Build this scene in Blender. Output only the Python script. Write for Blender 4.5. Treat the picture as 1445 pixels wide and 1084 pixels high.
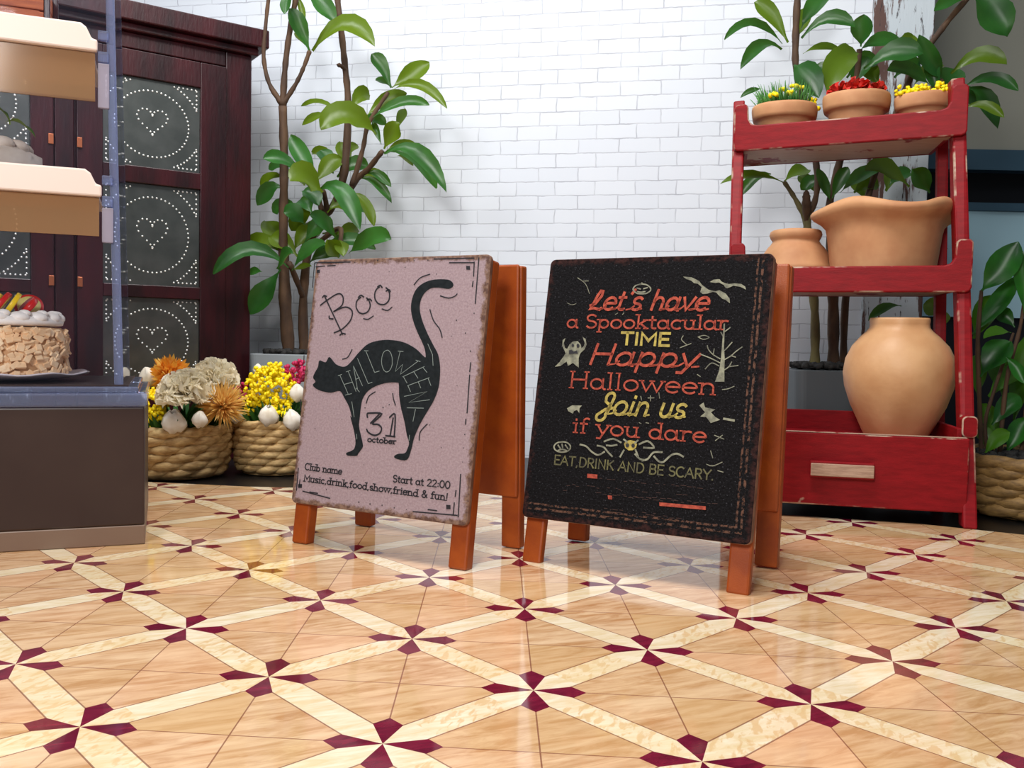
import bpy, bmesh, math, random
from mathutils import Vector, Matrix
for _o in list(bpy.data.objects): bpy.data.objects.remove(_o)
SC = bpy.context.scene
COL = SC.collection
R = math.radians
# ------------------------------------------------------------------ camera
F_PX, PITCH, ROLL, EYE = 1262.9, R(2.728), R(-1.1753), 0.684
_cp, _sp, _cr, _sr = math.cos(PITCH), math.sin(PITCH), math.cos(ROLL), math.sin(ROLL)
_fw = Vector((0, _cp, -_sp)); _up = Vector((0, _sp, _cp)); _rt = Vector((1, 0, 0))
_cx = _rt*_cr - _up*_sr; _cy = _rt*_sr + _up*_cr
cam_d = bpy.data.cameras.new('camera'); cam = bpy.data.objects.new('camera', cam_d); COL.objects.link(cam)
cam.matrix_world = Matrix((( _cx.x, _cy.x, -_fw.x, 0), (_cx.y, _cy.y, -_fw.y, 0), (_cx.z, _cy.z, -_fw.z, EYE), (0, 0, 0, 1)))
cam_d.sensor_width = 36; cam_d.lens = 36*F_PX/1445; cam_d.clip_start = 0.02
SC.camera = cam
# ------------------------------------------------------------------ light
SC.view_settings.view_transform = 'Standard'; SC.view_settings.look = 'None'
SC.view_settings.exposure = 0.0; SC.view_settings.gamma = 1.0; SC.view_settings.use_curve_mapping = False
world = bpy.data.worlds.new('room_light'); SC.world = world; world.use_nodes = True
world.node_tree.nodes['Background'].inputs[0].default_value = (0.86, 0.91, 1.0, 1)
world.node_tree.nodes['Background'].inputs[1].default_value = 0.17
def area(name, loc, target, size, power, color, sy=None):
    d = bpy.data.lights.new(name, 'AREA'); d.energy = power; d.color = color; d.size = size
    if sy: d.shape = 'RECTANGLE'; d.size_y = sy
    o = bpy.data.objects.new(name, d); COL.objects.link(o); o.location = loc
    o.rotation_euler = (Vector(target)-Vector(loc)).to_track_quat('-Z', 'Y').to_euler()
    return o
area('ceiling_light_main', (-0.2, 2.4, 4.6), (0.0, 3.0, 0.2), 1.6, 172, (1.0, 0.985, 0.96))
area('room_light_front', (-1.1, -1.3, 2.7), (0.1, 3.4, 0.5), 1.0, 132, (1.0, 0.985, 0.96))
area('ceiling_light_left', (-2.0, 3.4, 4.0), (-0.9, 4.5, 0.4), 0.8, 46, (0.96, 0.98, 1.0))
area('added_wall_fill', (-0.2, 4.0, 4.6), (0.1, 5.2, 0.8), 1.0, 6, (0.94, 0.97, 1.0))  # added unseen lamp, only there to brighten the brick wall
# ------------------------------------------------------------------ materials
MATS = {}
class NT:
    def __init__(s, name):
        s.m = bpy.data.materials.new(name); s.m.use_nodes = True; s.t = s.m.node_tree
        s.n = s.t.nodes; s.b = s.n['Principled BSDF']; s.out = s.n['Material Output']; MATS[name] = s.m
    def add(s, typ, **kw):
        n = s.n.new(typ)
        for k, v in kw.items(): setattr(n, k, v)
        return n
    def link(s, a, b): s.t.links.new(a, b)
    def math(s, op, a, b=None, c=None):
        n = s.n.new('ShaderNodeMath'); n.operation = op
        for i, v in enumerate((a, b, c)):
            if v is None: continue
            if isinstance(v, (int, float)): n.inputs[i].default_value = v
            else: s.t.links.new(v, n.inputs[i])
        return n.outputs[0]
    def mix(s, fac, a, b, blend='MIX'):
        n = s.n.new('ShaderNodeMix'); n.data_type = 'RGBA'; n.blend_type = blend
        for i, v in ((0, fac), (6, a), (7, b)):
            if isinstance(v, (int, float)): n.inputs[i].default_value = v
            elif isinstance(v, tuple): n.inputs[i].default_value = (*v, 1)
            else: s.t.links.new(v, n.inputs[i])
        return n.outputs[2]
    def coord(s, scale=(1, 1, 1), rot=(0, 0, 0), out='Object'):
        tc = s.n.new('ShaderNodeTexCoord'); mp = s.n.new('ShaderNodeMapping')
        mp.inputs['Scale'].default_value = scale; mp.inputs['Rotation'].default_value = rot
        s.link(tc.outputs[out], mp.inputs[0]); return mp.outputs[0]
    def noise(s, vec, scale, detail=3, rough=.55):
        n = s.n.new('ShaderNodeTexNoise'); n.inputs['Scale'].default_value = scale
        n.inputs['Detail'].default_value = detail; n.inputs['Roughness'].default_value = rough
        if vec is not None: s.link(vec, n.inputs['Vector'])
        return n.outputs[0]
    def ramp(s, fac, a, b):
        n = s.n.new('ShaderNodeMapRange'); n.clamp = True
        n.inputs[1].default_value = a; n.inputs[2].default_value = b; s.link(fac, n.inputs[0]); return n.outputs[0]
    def bump(s, h, strength, dist=.01):
        n = s.n.new('ShaderNodeBump'); n.inputs['Strength'].default_value = strength; n.inputs['Distance'].default_value = dist
        s.link(h, n.inputs['Height']); s.link(n.outputs[0], s.b.inputs['Normal']); return n
    def base(s, c):
        if isinstance(c, tuple): s.b.inputs['Base Color'].default_value = (*c, 1)
        else: s.link(c, s.b.inputs['Base Color'])
    def set(s, **kw):
        for k, v in kw.items(): s.b.inputs[k.replace('_', ' ')].default_value = v
def srgb(r, g, b):
    f = lambda c: (c/255/12.92) if c/255 <= .04045 else ((c/255+.055)/1.055)**2.4
    return (f(r), f(g), f(b))
def simple(name, c, rough=.5, c2=None, scale=8, stretch=(1, 1, 1), bump=0, bscale=60, metallic=0, spec=.5, bdist=.004):
    s = NT(name); v = s.coord(stretch)
    if c2: s.base(s.mix(s.ramp(s.noise(v, scale), .35, .65), c, c2))
    else: s.base(c)
    s.set(Roughness=rough, Metallic=metallic); s.b.inputs['Specular IOR Level'].default_value = spec
    if bump: s.bump(s.noise(v, bscale, 4), bump, bdist)
    return s
# floor: parquet of squares, pale strips along the lattice, burgundy pinwheels on its corners
def floor_material():
    s = NT('parquet'); P = s.coord()
    sx = s.add('ShaderNodeSeparateXYZ'); s.link(P, sx.inputs[0])
    ux, uy, vx, vy, ox, oy = .2607, .2462, -.271, .2873, -.2061, 1.482
    det = ux*vy-vx*uy
    X = s.math('SUBTRACT', sx.outputs[0], ox); Y = s.math('SUBTRACT', sx.outputs[1], oy)
    a = s.math('ADD', s.math('MULTIPLY', X, vy/det), s.math('MULTIPLY', Y, -vx/det))
    b = s.math('ADD', s.math('MULTIPLY', X, -uy/det), s.math('MULTIPLY', Y, ux/det))
    ra = s.math('ROUND', a); rb = s.math('ROUND', b)
    qa = s.math('SUBTRACT', a, ra); qb = s.math('SUBTRACT', b, rb)
    aa = s.math('ABSOLUTE', qa); ab = s.math('ABSOLUTE', qb)
    mx = s.math('MAXIMUM', aa, ab); mn = s.math('MINIMUM', aa, ab)
    near = s.math('LESS_THAN', mx, .195)
    kite = s.math('MULTIPLY', near, s.math('GREATER_THAN', mn, s.math('MULTIPLY', mx, .47)))
    strip = s.math('MULTIPLY', s.math('LESS_THAN', mn, .092), s.math('SUBTRACT', 1, kite))
    far = s.math('GREATER_THAN', mx, .19)
    l1 = s.math('MULTIPLY', far, s.math('LESS_THAN', s.math('ABSOLUTE', s.math('SUBTRACT', mn, .092)), .0045))
    l2 = s.math('MULTIPLY', far, s.math('LESS_THAN', s.math('ABSOLUTE', s.math('SUBTRACT', aa, ab)), .0055))
    line = s.math('MAXIMUM', l1, l2)
    # one number per wooden piece
    horiz = s.math('GREATER_THAN', aa, ab)
    fa = s.math('FLOOR', a); fb = s.math('FLOOR', b)
    tri = s.math('ADD', horiz, s.math('MULTIPLY', 2, s.math('GREATER_THAN', s.math('ADD', s.math('FRACT', a), s.math('FRACT', b)), 1)))
    idp = s.math('ADD', s.math('ADD', s.math('MULTIPLY', fa, 7.31), s.math('MULTIPLY', fb, 3.17)), s.math('MULTIPLY', tri, 1.7))
    ids = s.math('ADD', s.math('ADD', s.math('MULTIPLY', s.math('ROUND', s.math('MULTIPLY', a, 2)), 5.13), s.math('MULTIPLY', s.math('ROUND', s.math('MULTIPLY', b, 2)), 9.71)), 40)
    def wn(v):
        n = s.add('ShaderNodeTexWhiteNoise', noise_dimensions='1D'); s.link(v, n.inputs['W']); return n.outputs[0]
    rp, rs = wn(idp), wn(ids)
    def along(deg, sx_, sy_, scale, det, rough, dist):
        v = s.coord((1, 1, 1), (0, 0, R(-deg))); mp = s.add('ShaderNodeMapping'); mp.inputs['Scale'].default_value = (sx_, sy_, 1); s.link(v, mp.inputs[0])
        n = s.add('ShaderNodeTexNoise'); n.inputs['Scale'].default_value = scale; n.inputs['Detail'].default_value = det
        n.inputs['Roughness'].default_value = rough; n.inputs['Distortion'].default_value = dist; s.link(mp.outputs[0], n.inputs['Vector']); return n.outputs[0]
    grain = along(24, 5, 24, 1.7, 5, .62, .9)
    fleck = along(70, 22, 50, 1.3, 3, .5, .4)
    broad = along(22, 1.6, 9, 1.6, 3, .5, 1.2)
    pan = s.mix(s.ramp(grain, .36, .66), srgb(186, 136, 92), srgb(226, 188, 148))
    pan = s.mix(s.math('MULTIPLY', s.ramp(broad, .48, .66), .6), pan, srgb(238, 206, 170))
    pan = s.mix(s.math('MULTIPLY', s.ramp(rp, .3, 1), .55), pan, srgb(206, 166, 112))
    pan = s.mix(s.math('MULTIPLY', s.ramp(rp, .35, 0), .45), pan, srgb(230, 178, 136))
    stc = s.mix(s.ramp(grain, .35, .65), srgb(226, 202, 160), srgb(244, 230, 206))
    stc = s.mix(s.math('MULTIPLY', s.math('MULTIPLY', s.ramp(fleck, .50, .60), s.math('GREATER_THAN', rs, .4)), .7), stc, srgb(214, 170, 116))
    stc = s.mix(s.math('MULTIPLY', rs, .4), stc, srgb(234, 204, 150))
    col = s.mix(strip, pan, stc)
    col = s.mix(s.math('MULTIPLY', line, .75), col, srgb(120, 62, 48))
    bur = s.mix(s.ramp(grain, .35, .65), srgb(92, 14, 40), srgb(126, 26, 54))
    col = s.mix(kite, col, bur)
    s.base(col); s.set(Roughness=.075); s.b.inputs['Specular IOR Level'].default_value = 1.0
    s.bump(s.noise(P, 3.0, 2), .025, .02)
floor_material()
def brick_material():
    s = NT('white_brick'); tc = s.add('ShaderNodeTexCoord'); sp = s.add('ShaderNodeSeparateXYZ'); s.link(tc.outputs['Object'], sp.inputs[0])
    nz = s.noise(tc.outputs['Object'], 14, 3)
    zz = s.math('ADD', sp.outputs[2], s.math('MULTIPLY', s.math('SUBTRACT', nz, .5), .012))
    xx = s.math('ADD', sp.outputs[0], s.math('MULTIPLY', s.math('SUBTRACT', s.noise(tc.outputs['Object'], 9, 2), .5), .02))
    cb = s.add('ShaderNodeCombineXYZ'); s.link(xx, cb.inputs[0]); s.link(zz, cb.inputs[1])
    def brick(off):
        n = s.add('ShaderNodeTexBrick'); s.link(cb.outputs[0], n.inputs['Vector'])
        n.inputs['Scale'].default_value = 1; n.inputs['Brick Width'].default_value = .235; n.inputs['Row Height'].default_value = .0815
        n.inputs['Mortar Size'].default_value = .0036; n.inputs['Mortar Smooth'].default_value = .35; n.offset = .43; n.offset_frequency = 2
        n.inputs['Color1'].default_value = (.71, .755, .83, 1); n.inputs['Color2'].default_value = (.77, .81, .875, 1)
        n.inputs['Mortar'].default_value = (.56, .58, .64, 1); return n
    n = brick(0)
    worn = s.ramp(s.noise(tc.outputs['Object'], 7, 4), .38, .62)
    s.base(s.mix(s.math('MULTIPLY', s.math('MULTIPLY', n.outputs['Fac'], worn), .85), s.mix(.5, n.outputs['Color'], (.75, .79, .86)), (.44, .455, .52)))
    s.set(Roughness=.75); s.bump(s.math('SUBTRACT', 1, n.outputs['Fac']), .35, .006)
brick_material()
simple('dark_table', (.006, .006, .007), .35)
simple('room_wall', srgb(176, 176, 162), .8)
simple('blue_trim', srgb(58, 92, 112), .6)
simple('dark_recess', (.004, .006, .012), .5)
simple('blue_panel', srgb(186, 226, 240), .6)
# sandwich boards
simple('orange_wood', srgb(164, 74, 8), .42, srgb(146, 60, 6), 5, (3, 3, 1), .12, 90)
simple('ink', (.012, .011, .016), .6)
simple('cat_black', (.006, .009, .011), .75, (.012, .016, .019), 60, spec=.2)
simple('chalk_grey', srgb(128, 140, 136), .8)
simple('print_red', srgb(186, 88, 68), .85, srgb(140, 60, 50), 70, spec=.2)
simple('print_yellow', srgb(188, 170, 86), .8, srgb(146, 130, 76), 70, spec=.2)
simple('print_olive', srgb(112, 108, 66), .8, srgb(72, 70, 52), 40)
simple('print_grey', srgb(150, 150, 128), .8, srgb(96, 96, 84), 40)
simple('print_faint', srgb(66, 42, 36), .8)
def board_material(name, face, face2, edge, edge2, W, z0, z1, grainy):
    # printed face with a scuffed brown border; coordinates are the board's own
    s = NT(name); tc = s.add('ShaderNodeTexCoord'); sp = s.add('ShaderNodeSeparateXYZ'); s.link(tc.outputs['Object'], sp.inputs[0])
    x, z = sp.outputs[0], sp.outputs[1]
    d = s.math('MINIMUM', s.math('MINIMUM', x, s.math('SUBTRACT', W, x)), s.math('MINIMUM', s.math('SUBTRACT', z, z0), s.math('SUBTRACT', z1, z)))
    nz = s.noise(tc.outputs['Object'], 26, 5, .7); n2 = s.noise(tc.outputs['Object'], 150, 3, .6)
    dd = s.math('ADD', d, s.math('MULTIPLY', s.math('SUBTRACT', nz, .5), .06))
    m = s.ramp(dd, .020, .010)
    f = s.mix(s.ramp(n2, .35, .65), face, face2)
    if grainy:
        f = s.mix(s.ramp(s.noise(tc.outputs['Object'], 210, 2, .5), .63, .74), f, srgb(74, 74, 80))
    else:
        f = s.mix(s.math('MULTIPLY', s.ramp(s.noise(tc.outputs['Object'], 70, 4, .7), .62, .75), .6), f, srgb(120, 92, 84))
    e = s.mix(s.ramp(s.noise(tc.outputs['Object'], 60, 4), .4, .6), edge, edge2)
    if grainy:      # scuffed brown lines running just inside the right and lower edges
        dr = s.math('MINIMUM', s.math('SUBTRACT', W, x), s.math('SUBTRACT', z, z0)); brk = s.ramp(s.noise(s.coord((18, 18, 1)), 3, 4, .7), .46, .56)
        for off, wd in ((.030, .0035), (.044, .003)):
            ln = s.math('LESS_THAN', s.math('ABSOLUTE', s.math('SUBTRACT', s.math('ADD', dr, s.math('MULTIPLY', s.math('SUBTRACT', nz, .5), .008)), off)), wd)
            f = s.mix(s.math('MULTIPLY', s.math('MULTIPLY', ln, brk), .8), f, srgb(112, 80, 66))
    s.base(s.mix(m, f, e)); s.set(Roughness=.85 if grainy else .75); s.b.inputs['Specular IOR Level'].default_value = .10 if grainy else .3
    s.bump(n2, .55 if grainy else .15, .004)
simple('worn_edge', srgb(142, 104, 84), .6, srgb(104, 68, 52), 24, (1, 1, 1), .2, 60)
# stand and clay
def red_paint(name, bare, lo, hi):
    s = NT(name); v = s.coord()
    n = s.noise(v, 5.5, 4, .6)
    red = s.mix(s.ramp(s.noise(s.coord((6, 6, 30)), 2, 4), .3, .7), srgb(122, 9, 18), srgb(144, 16, 25))
    wood = s.mix(s.noise(s.coord((3, 30, 30)), 3, 4), srgb(150, 120, 104), srgb(206, 178, 156))
    s.base(s.mix(s.ramp(n, lo, hi), red, wood) if bare else red); s.set(Roughness=.5); s.b.inputs['Specular IOR Level'].default_value = .22
    s.bump(s.noise(s.coord((8, 8, 40)), 6, 4), .15, .004)
red_paint('red_paint', True, .70, .73)
red_paint('worn_red_edge', True, .52, .60)
red_paint('bare_underside', True, .40, .43)
simple('bare_wood', srgb(188, 156, 134), .6, srgb(160, 128, 108), 10, (2, 20, 20), .2, 40)
simple('terracotta', srgb(188, 132, 92), .66, srgb(206, 154, 110), 7, (1, 1, 1), .12, 26, spec=.35)
simple('terracotta_pale', srgb(196, 146, 100), .5, srgb(210, 164, 118), 6, (1, 1, 1), .3, 9, spec=.5, bdist=.012)
simple('soil', (.010, .009, .009), .8, (.03, .028, .026), 40)
simple('grey_pot', srgb(150, 156, 160), .6)
simple('shaded_grey_pot', srgb(96, 102, 106), .6)  # the grey pot again, darkened in its colour for the shade behind the stand
# cabinet
simple('mahogany', srgb(62, 9, 19), .36, srgb(32, 4, 11), 3, (3, 3, .6), .35, 24, spec=.55)
simple('punched_tin', (.19, .205, .195), .32, (.14, .155, .148), 9, metallic=.85)
simple('tin_dot_glints', (.95, .96, .92), .25, metallic=.3)  # white colour stands in for the light caught at the punched dots
simple('copper', srgb(190, 112, 76), .4, metallic=.7)
simple('orange_crate_wood', srgb(176, 92, 44), .6, srgb(140, 62, 28), 4, (2, 2, 30), .2, 20)
# display case
simple('case_base', srgb(52, 36, 34), .32, srgb(60, 44, 40), 3)
simple('case_strip', srgb(124, 100, 84), .4)
def clear(name, tint, alpha, rough=.04, body=(.5, .55, .8), ior=1.3):
    s = NT(name); tr = s.add('ShaderNodeBsdfTransparent'); tr.inputs[0].default_value = (*tint, 1)
    gl = s.add('ShaderNodeBsdfGlossy'); gl.inputs['Roughness'].default_value = rough
    df = s.add('ShaderNodeBsdfDiffuse'); df.inputs[0].default_value = (*body, 1)
    fr = s.add('ShaderNodeFresnel'); fr.inputs[0].default_value = ior
    m1 = s.add('ShaderNodeMixShader'); m1.inputs[0].default_value = alpha; s.link(tr.outputs[0], m1.inputs[1]); s.link(df.outputs[0], m1.inputs[2])
    m2 = s.add('ShaderNodeMixShader'); s.link(fr.outputs[0], m2.inputs[0]); s.link(m1.outputs[0], m2.inputs[1]); s.link(gl.outputs[0], m2.inputs[2])
    s.link(m2.outputs[0], s.out.inputs[0])
clear('acrylic', (.985, .985, 1.0), .006, ior=1.12)
clear('acrylic_edge', (.76, .82, 1.0), .22, .06, (.42, .48, .74))
clear('tray_front', (.92, .70, .50), .50, .12, (.42, .25, .13))
clear('tray_clip', (.9, .86, .95), .5, .1, (.55, .5, .6))
simple('tray_lip', srgb(236, 214, 202), .4)
simple('porcelain', srgb(232, 226, 232), .2)
simple('cream', srgb(246, 244, 240), .45)
simple('frosting', srgb(226, 216, 204), .6, srgb(206, 192, 178), 14)
simple('nut', srgb(252, 224, 184), .55, srgb(238, 196, 148), 18)
simple('sponge', srgb(216, 170, 122), .7)
simple('fruit_red', srgb(206, 30, 28), .25)
simple('fruit_yellow', srgb(244, 206, 24), .3)
simple('fruit_orange', srgb(240, 120, 20), .3)
simple('fruit_pale', srgb(226, 214, 130), .3)
# plants and flowers
def leaf_material(name, top, top2, under, transl):
    s = NT(name); g = s.add('ShaderNodeNewGeometry'); v = s.coord()
    c = s.mix(s.ramp(s.noise(v, 5, 3), .35, .65), top, top2)
    c = s.mix(g.outputs['Backfacing'], c, under); s.base(c)
    s.set(Roughness=.36); s.b.inputs['Specular IOR Level'].default_value = .5
    tr = s.add('ShaderNodeBsdfTranslucent'); tr.inputs[0].default_value = (*under, 1)
    mx = s.add('ShaderNodeMixShader'); mx.inputs[0].default_value = transl
    s.link(s.b.outputs[0], mx.inputs[1]); s.link(tr.outputs[0], mx.inputs[2]); s.link(mx.outputs[0], s.out.inputs[0])
leaf_material('ficus_leaf', srgb(52, 118, 44), srgb(28, 84, 30), srgb(98, 124, 18), .32)
leaf_material('shelf_leaf', srgb(42, 102, 38), srgb(22, 72, 26), srgb(88, 116, 20), .32)
leaf_material('basket_leaf', srgb(40, 120, 30), srgb(14, 62, 26), srgb(76, 130, 24), .3)
simple('bark', srgb(92, 66, 44), .75, srgb(66, 46, 32), 18, (1, 1, .4), .5, 40)
simple('olive_bark', srgb(112, 104, 62), .7, srgb(84, 74, 46), 18, (1, 1, .4), .4, 40)
simple('wicker', srgb(214, 182, 126), .6, srgb(166, 130, 80), 22, (1, 1, 3), .4, 70)
simple('dark_wicker', srgb(152, 118, 66), .65, srgb(112, 84, 46), 22, (1, 1, 3), .4, 70)
simple('petal_yellow', srgb(255, 236, 0), .55, srgb(252, 216, 0), 30)
leaf_material('petal_orange', srgb(255, 226, 116), srgb(255, 200, 92), srgb(246, 178, 70), .45)
leaf_material('petal_straw', srgb(250, 214, 136), srgb(236, 186, 104), srgb(240, 200, 116), .45)
leaf_material('petal_cream', srgb(255, 252, 238), srgb(255, 244, 218), srgb(253, 244, 220), .45)
simple('petal_white', srgb(244, 240, 230), .5, srgb(226, 216, 196), 18)
simple('petal_pink', srgb(206, 40, 96), .55, srgb(178, 26, 78), 20)
simple('petal_red', srgb(214, 46, 26), .55, srgb(190, 28, 20), 20)
simple('flower_green', srgb(56, 112, 34), .6, srgb(30, 76, 26), 20)
simple('grass_green', srgb(86, 146, 60), .6, srgb(50, 110, 46), 20)
def peeling():
    s = NT('peeling_paint'); n = s.noise(s.coord((7, 7, 1.0)), 1.7, 6, .65)
    n2 = s.noise(s.coord((30, 30, 5)), 1.5, 5, .7)
    c = s.mix(s.ramp(n, .515, .55), srgb(196, 206, 214), srgb(92, 64, 58))
    c = s.mix(s.ramp(n2, .60, .66), c, srgb(46, 36, 40)); s.base(c); s.set(Roughness=.7); s.bump(n, .4, .01)
peeling()
# ------------------------------------------------------------------ mesh builder
class MB:
    def __init__(s): s.v = []; s.f = []; s.mi = []; s.sm = []
    def add(s, vs, fs, mi=0, smooth=True, M=None):
        o = len(s.v)
        for p in vs: s.v.append(tuple(M @ Vector(p)) if M is not None else tuple(p))
        for f in fs: s.f.append([i+o for i in f]); s.mi.append(mi); s.sm.append(smooth)
        return s
    def box(s, x0, x1, y0, y1, z0, z1, mi=0, M=None, mi_bottom=None, mi_top=None):
        vs = [(x, y, z) for z in (z0, z1) for y in (y0, y1) for x in (x0, x1)]
        fs = [(0, 2, 3, 1), (4, 5, 7, 6), (0, 1, 5, 4), (2, 6, 7, 3), (0, 4, 6, 2), (1, 3, 7, 5)]
        o = len(s.v)
        for p in vs: s.v.append(tuple(M @ Vector(p)) if M is not None else p)
        for k, f in enumerate(fs):
            s.f.append([i+o for i in f]); s.sm.append(False)
            s.mi.append(mi_bottom if (k == 0 and mi_bottom is not None) else mi_top if (k == 1 and mi_top is not None) else mi)
        return s
    def prism(s, poly, w0, w1, M=None, mi=0):           # polygon in x,z; thickness along y
        n = len(poly); vs = [(x, w0, z) for x, z in poly]+[(x, w1, z) for x, z in poly]
        fs = [list(range(n)), list(range(2*n-1, n-1, -1))]+[(i, i+n, (i+1) % n+n, (i+1) % n) for i in range(n)]
        return s.add(vs, fs, mi, False, M)
    def lathe(s, prof, n=40, M=None, mi=0, wob=None):   # prof: (radius, z)
        vs = []; fs = []; m = len(prof)
        for i in range(n):
            a = 2*math.pi*i/n
            for j, (r, z) in enumerate(prof):
                dr, dz = wob(a, j, r, z) if wob else (0, 0)
                vs.append(((r+dr)*math.cos(a), (r+dr)*math.sin(a), z+dz))
        for i in range(n):
            k = (i+1) % n
            for j in range(m-1): fs.append((i*m+j, k*m+j, k*m+j+1, i*m+j+1))
        return s.add(vs, fs, mi, True, M)
    def tube(s, pts, rad, n=8, M=None, mi=0, flat=1.0):
        pts = [Vector(p) for p in pts]; vs = []; fs = []; m = len(pts)
        nrm = None
        for i, p in enumerate(pts):
            t = (pts[min(i+1, m-1)]-pts[max(i-1, 0)]).normalized()
            if nrm is None: nrm = t.orthogonal().normalized()
            nrm = (nrm - t*nrm.dot(t)).normalized(); b = t.cross(nrm)
            r = rad[i] if isinstance(rad, (list, tuple)) else rad
            for k in range(n):
                a = 2*math.pi*k/n; vs.append(p+nrm*math.cos(a)*r+b*math.sin(a)*r*flat)
        for i in range(m-1):
            for k in range(n): fs.append((i*n+k, i*n+(k+1) % n, (i+1)*n+(k+1) % n, (i+1)*n+k))
        fs.append(list(range(n-1, -1, -1))); fs.append([(m-1)*n+k for k in range(n)])
        return s.add(vs, fs, mi, True, M)
    def ball(s, c, r, nu=8, nv=6, sc=(1, 1, 1), M=None, mi=0, jit=0):
        vs = [(c[0], c[1], c[2]-r*sc[2])]; fs = []
        for j in range(1, nv):
            ph = math.pi*j/nv
            for i in range(nu):
                a = 2*math.pi*i/nu; q = r*(1+random.uniform(-jit, jit))
                vs.append((c[0]+q*sc[0]*math.sin(ph)*math.cos(a), c[1]+q*sc[1]*math.sin(ph)*math.sin(a), c[2]-q*sc[2]*math.cos(ph)))
        vs.append((c[0], c[1], c[2]+r*sc[2])); L = len(vs)-1
        for i in range(nu):
            k = (i+1) % nu; fs.append((0, 1+k, 1+i)); fs.append((L, L-nu+i, L-nu+k))
            for j in range(nv-2): fs.append((1+j*nu+i, 1+j*nu+k, 1+(j+1)*nu+k, 1+(j+1)*nu+i))
        return s.add(vs, fs, mi, True, M)
    def poly(s, pts, mi=0):                              # flat polygon, triangulated later by Blender
        return s.add(pts, [list(range(len(pts)))], mi, False)
    def warp(s, fn): s.v = [tuple(fn(*p)) for p in s.v]; return s
    def build(s, name, mat, parent=None, bevel=0, loc=None, segs=2):
        me = bpy.data.meshes.new(name); me.from_pydata(s.v, [], s.f)
        for m in (mat if isinstance(mat, (list, tuple)) else [mat]): me.materials.append(MATS[m])
        for p, i, q in zip(me.polygons, s.mi, s.sm): p.material_index = i; p.use_smooth = q
        me.update(); o = bpy.data.objects.new(name, me); COL.objects.link(o)
        if parent is not None: o.parent = parent
        if loc is not None: o.location = loc
        if bevel:
            if isinstance(mat, (list, tuple)) and mat[-1] == 'worn_red_edge': wear = len(mat)-1
            else: wear = -1
            b = o.modifiers.new('edges', 'BEVEL'); b.width = bevel; b.segments = segs; b.limit_method = 'ANGLE'; b.angle_limit = R(40)
            b.material = wear
        return o
def thing(name, label, cat, M=None, group=None):
    o = bpy.data.objects.new(name, None); COL.objects.link(o); o.empty_display_size = .05
    if M is not None: o.matrix_world = M
    return tag(o, label, cat, group)
def tag(o, label, cat=None, group=None):
    o['label'] = label
    if cat: o['category'] = cat
    if group: o['group'] = group
    return o
def structure(o, label=None):
    o['kind'] = 'structure'
    if label: o['label'] = label
    return o
def TR(x, y, z=0, yaw=0): return Matrix.Translation((x, y, z)) @ Matrix.Rotation(yaw, 4, 'Z')
random.seed(11)
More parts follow.
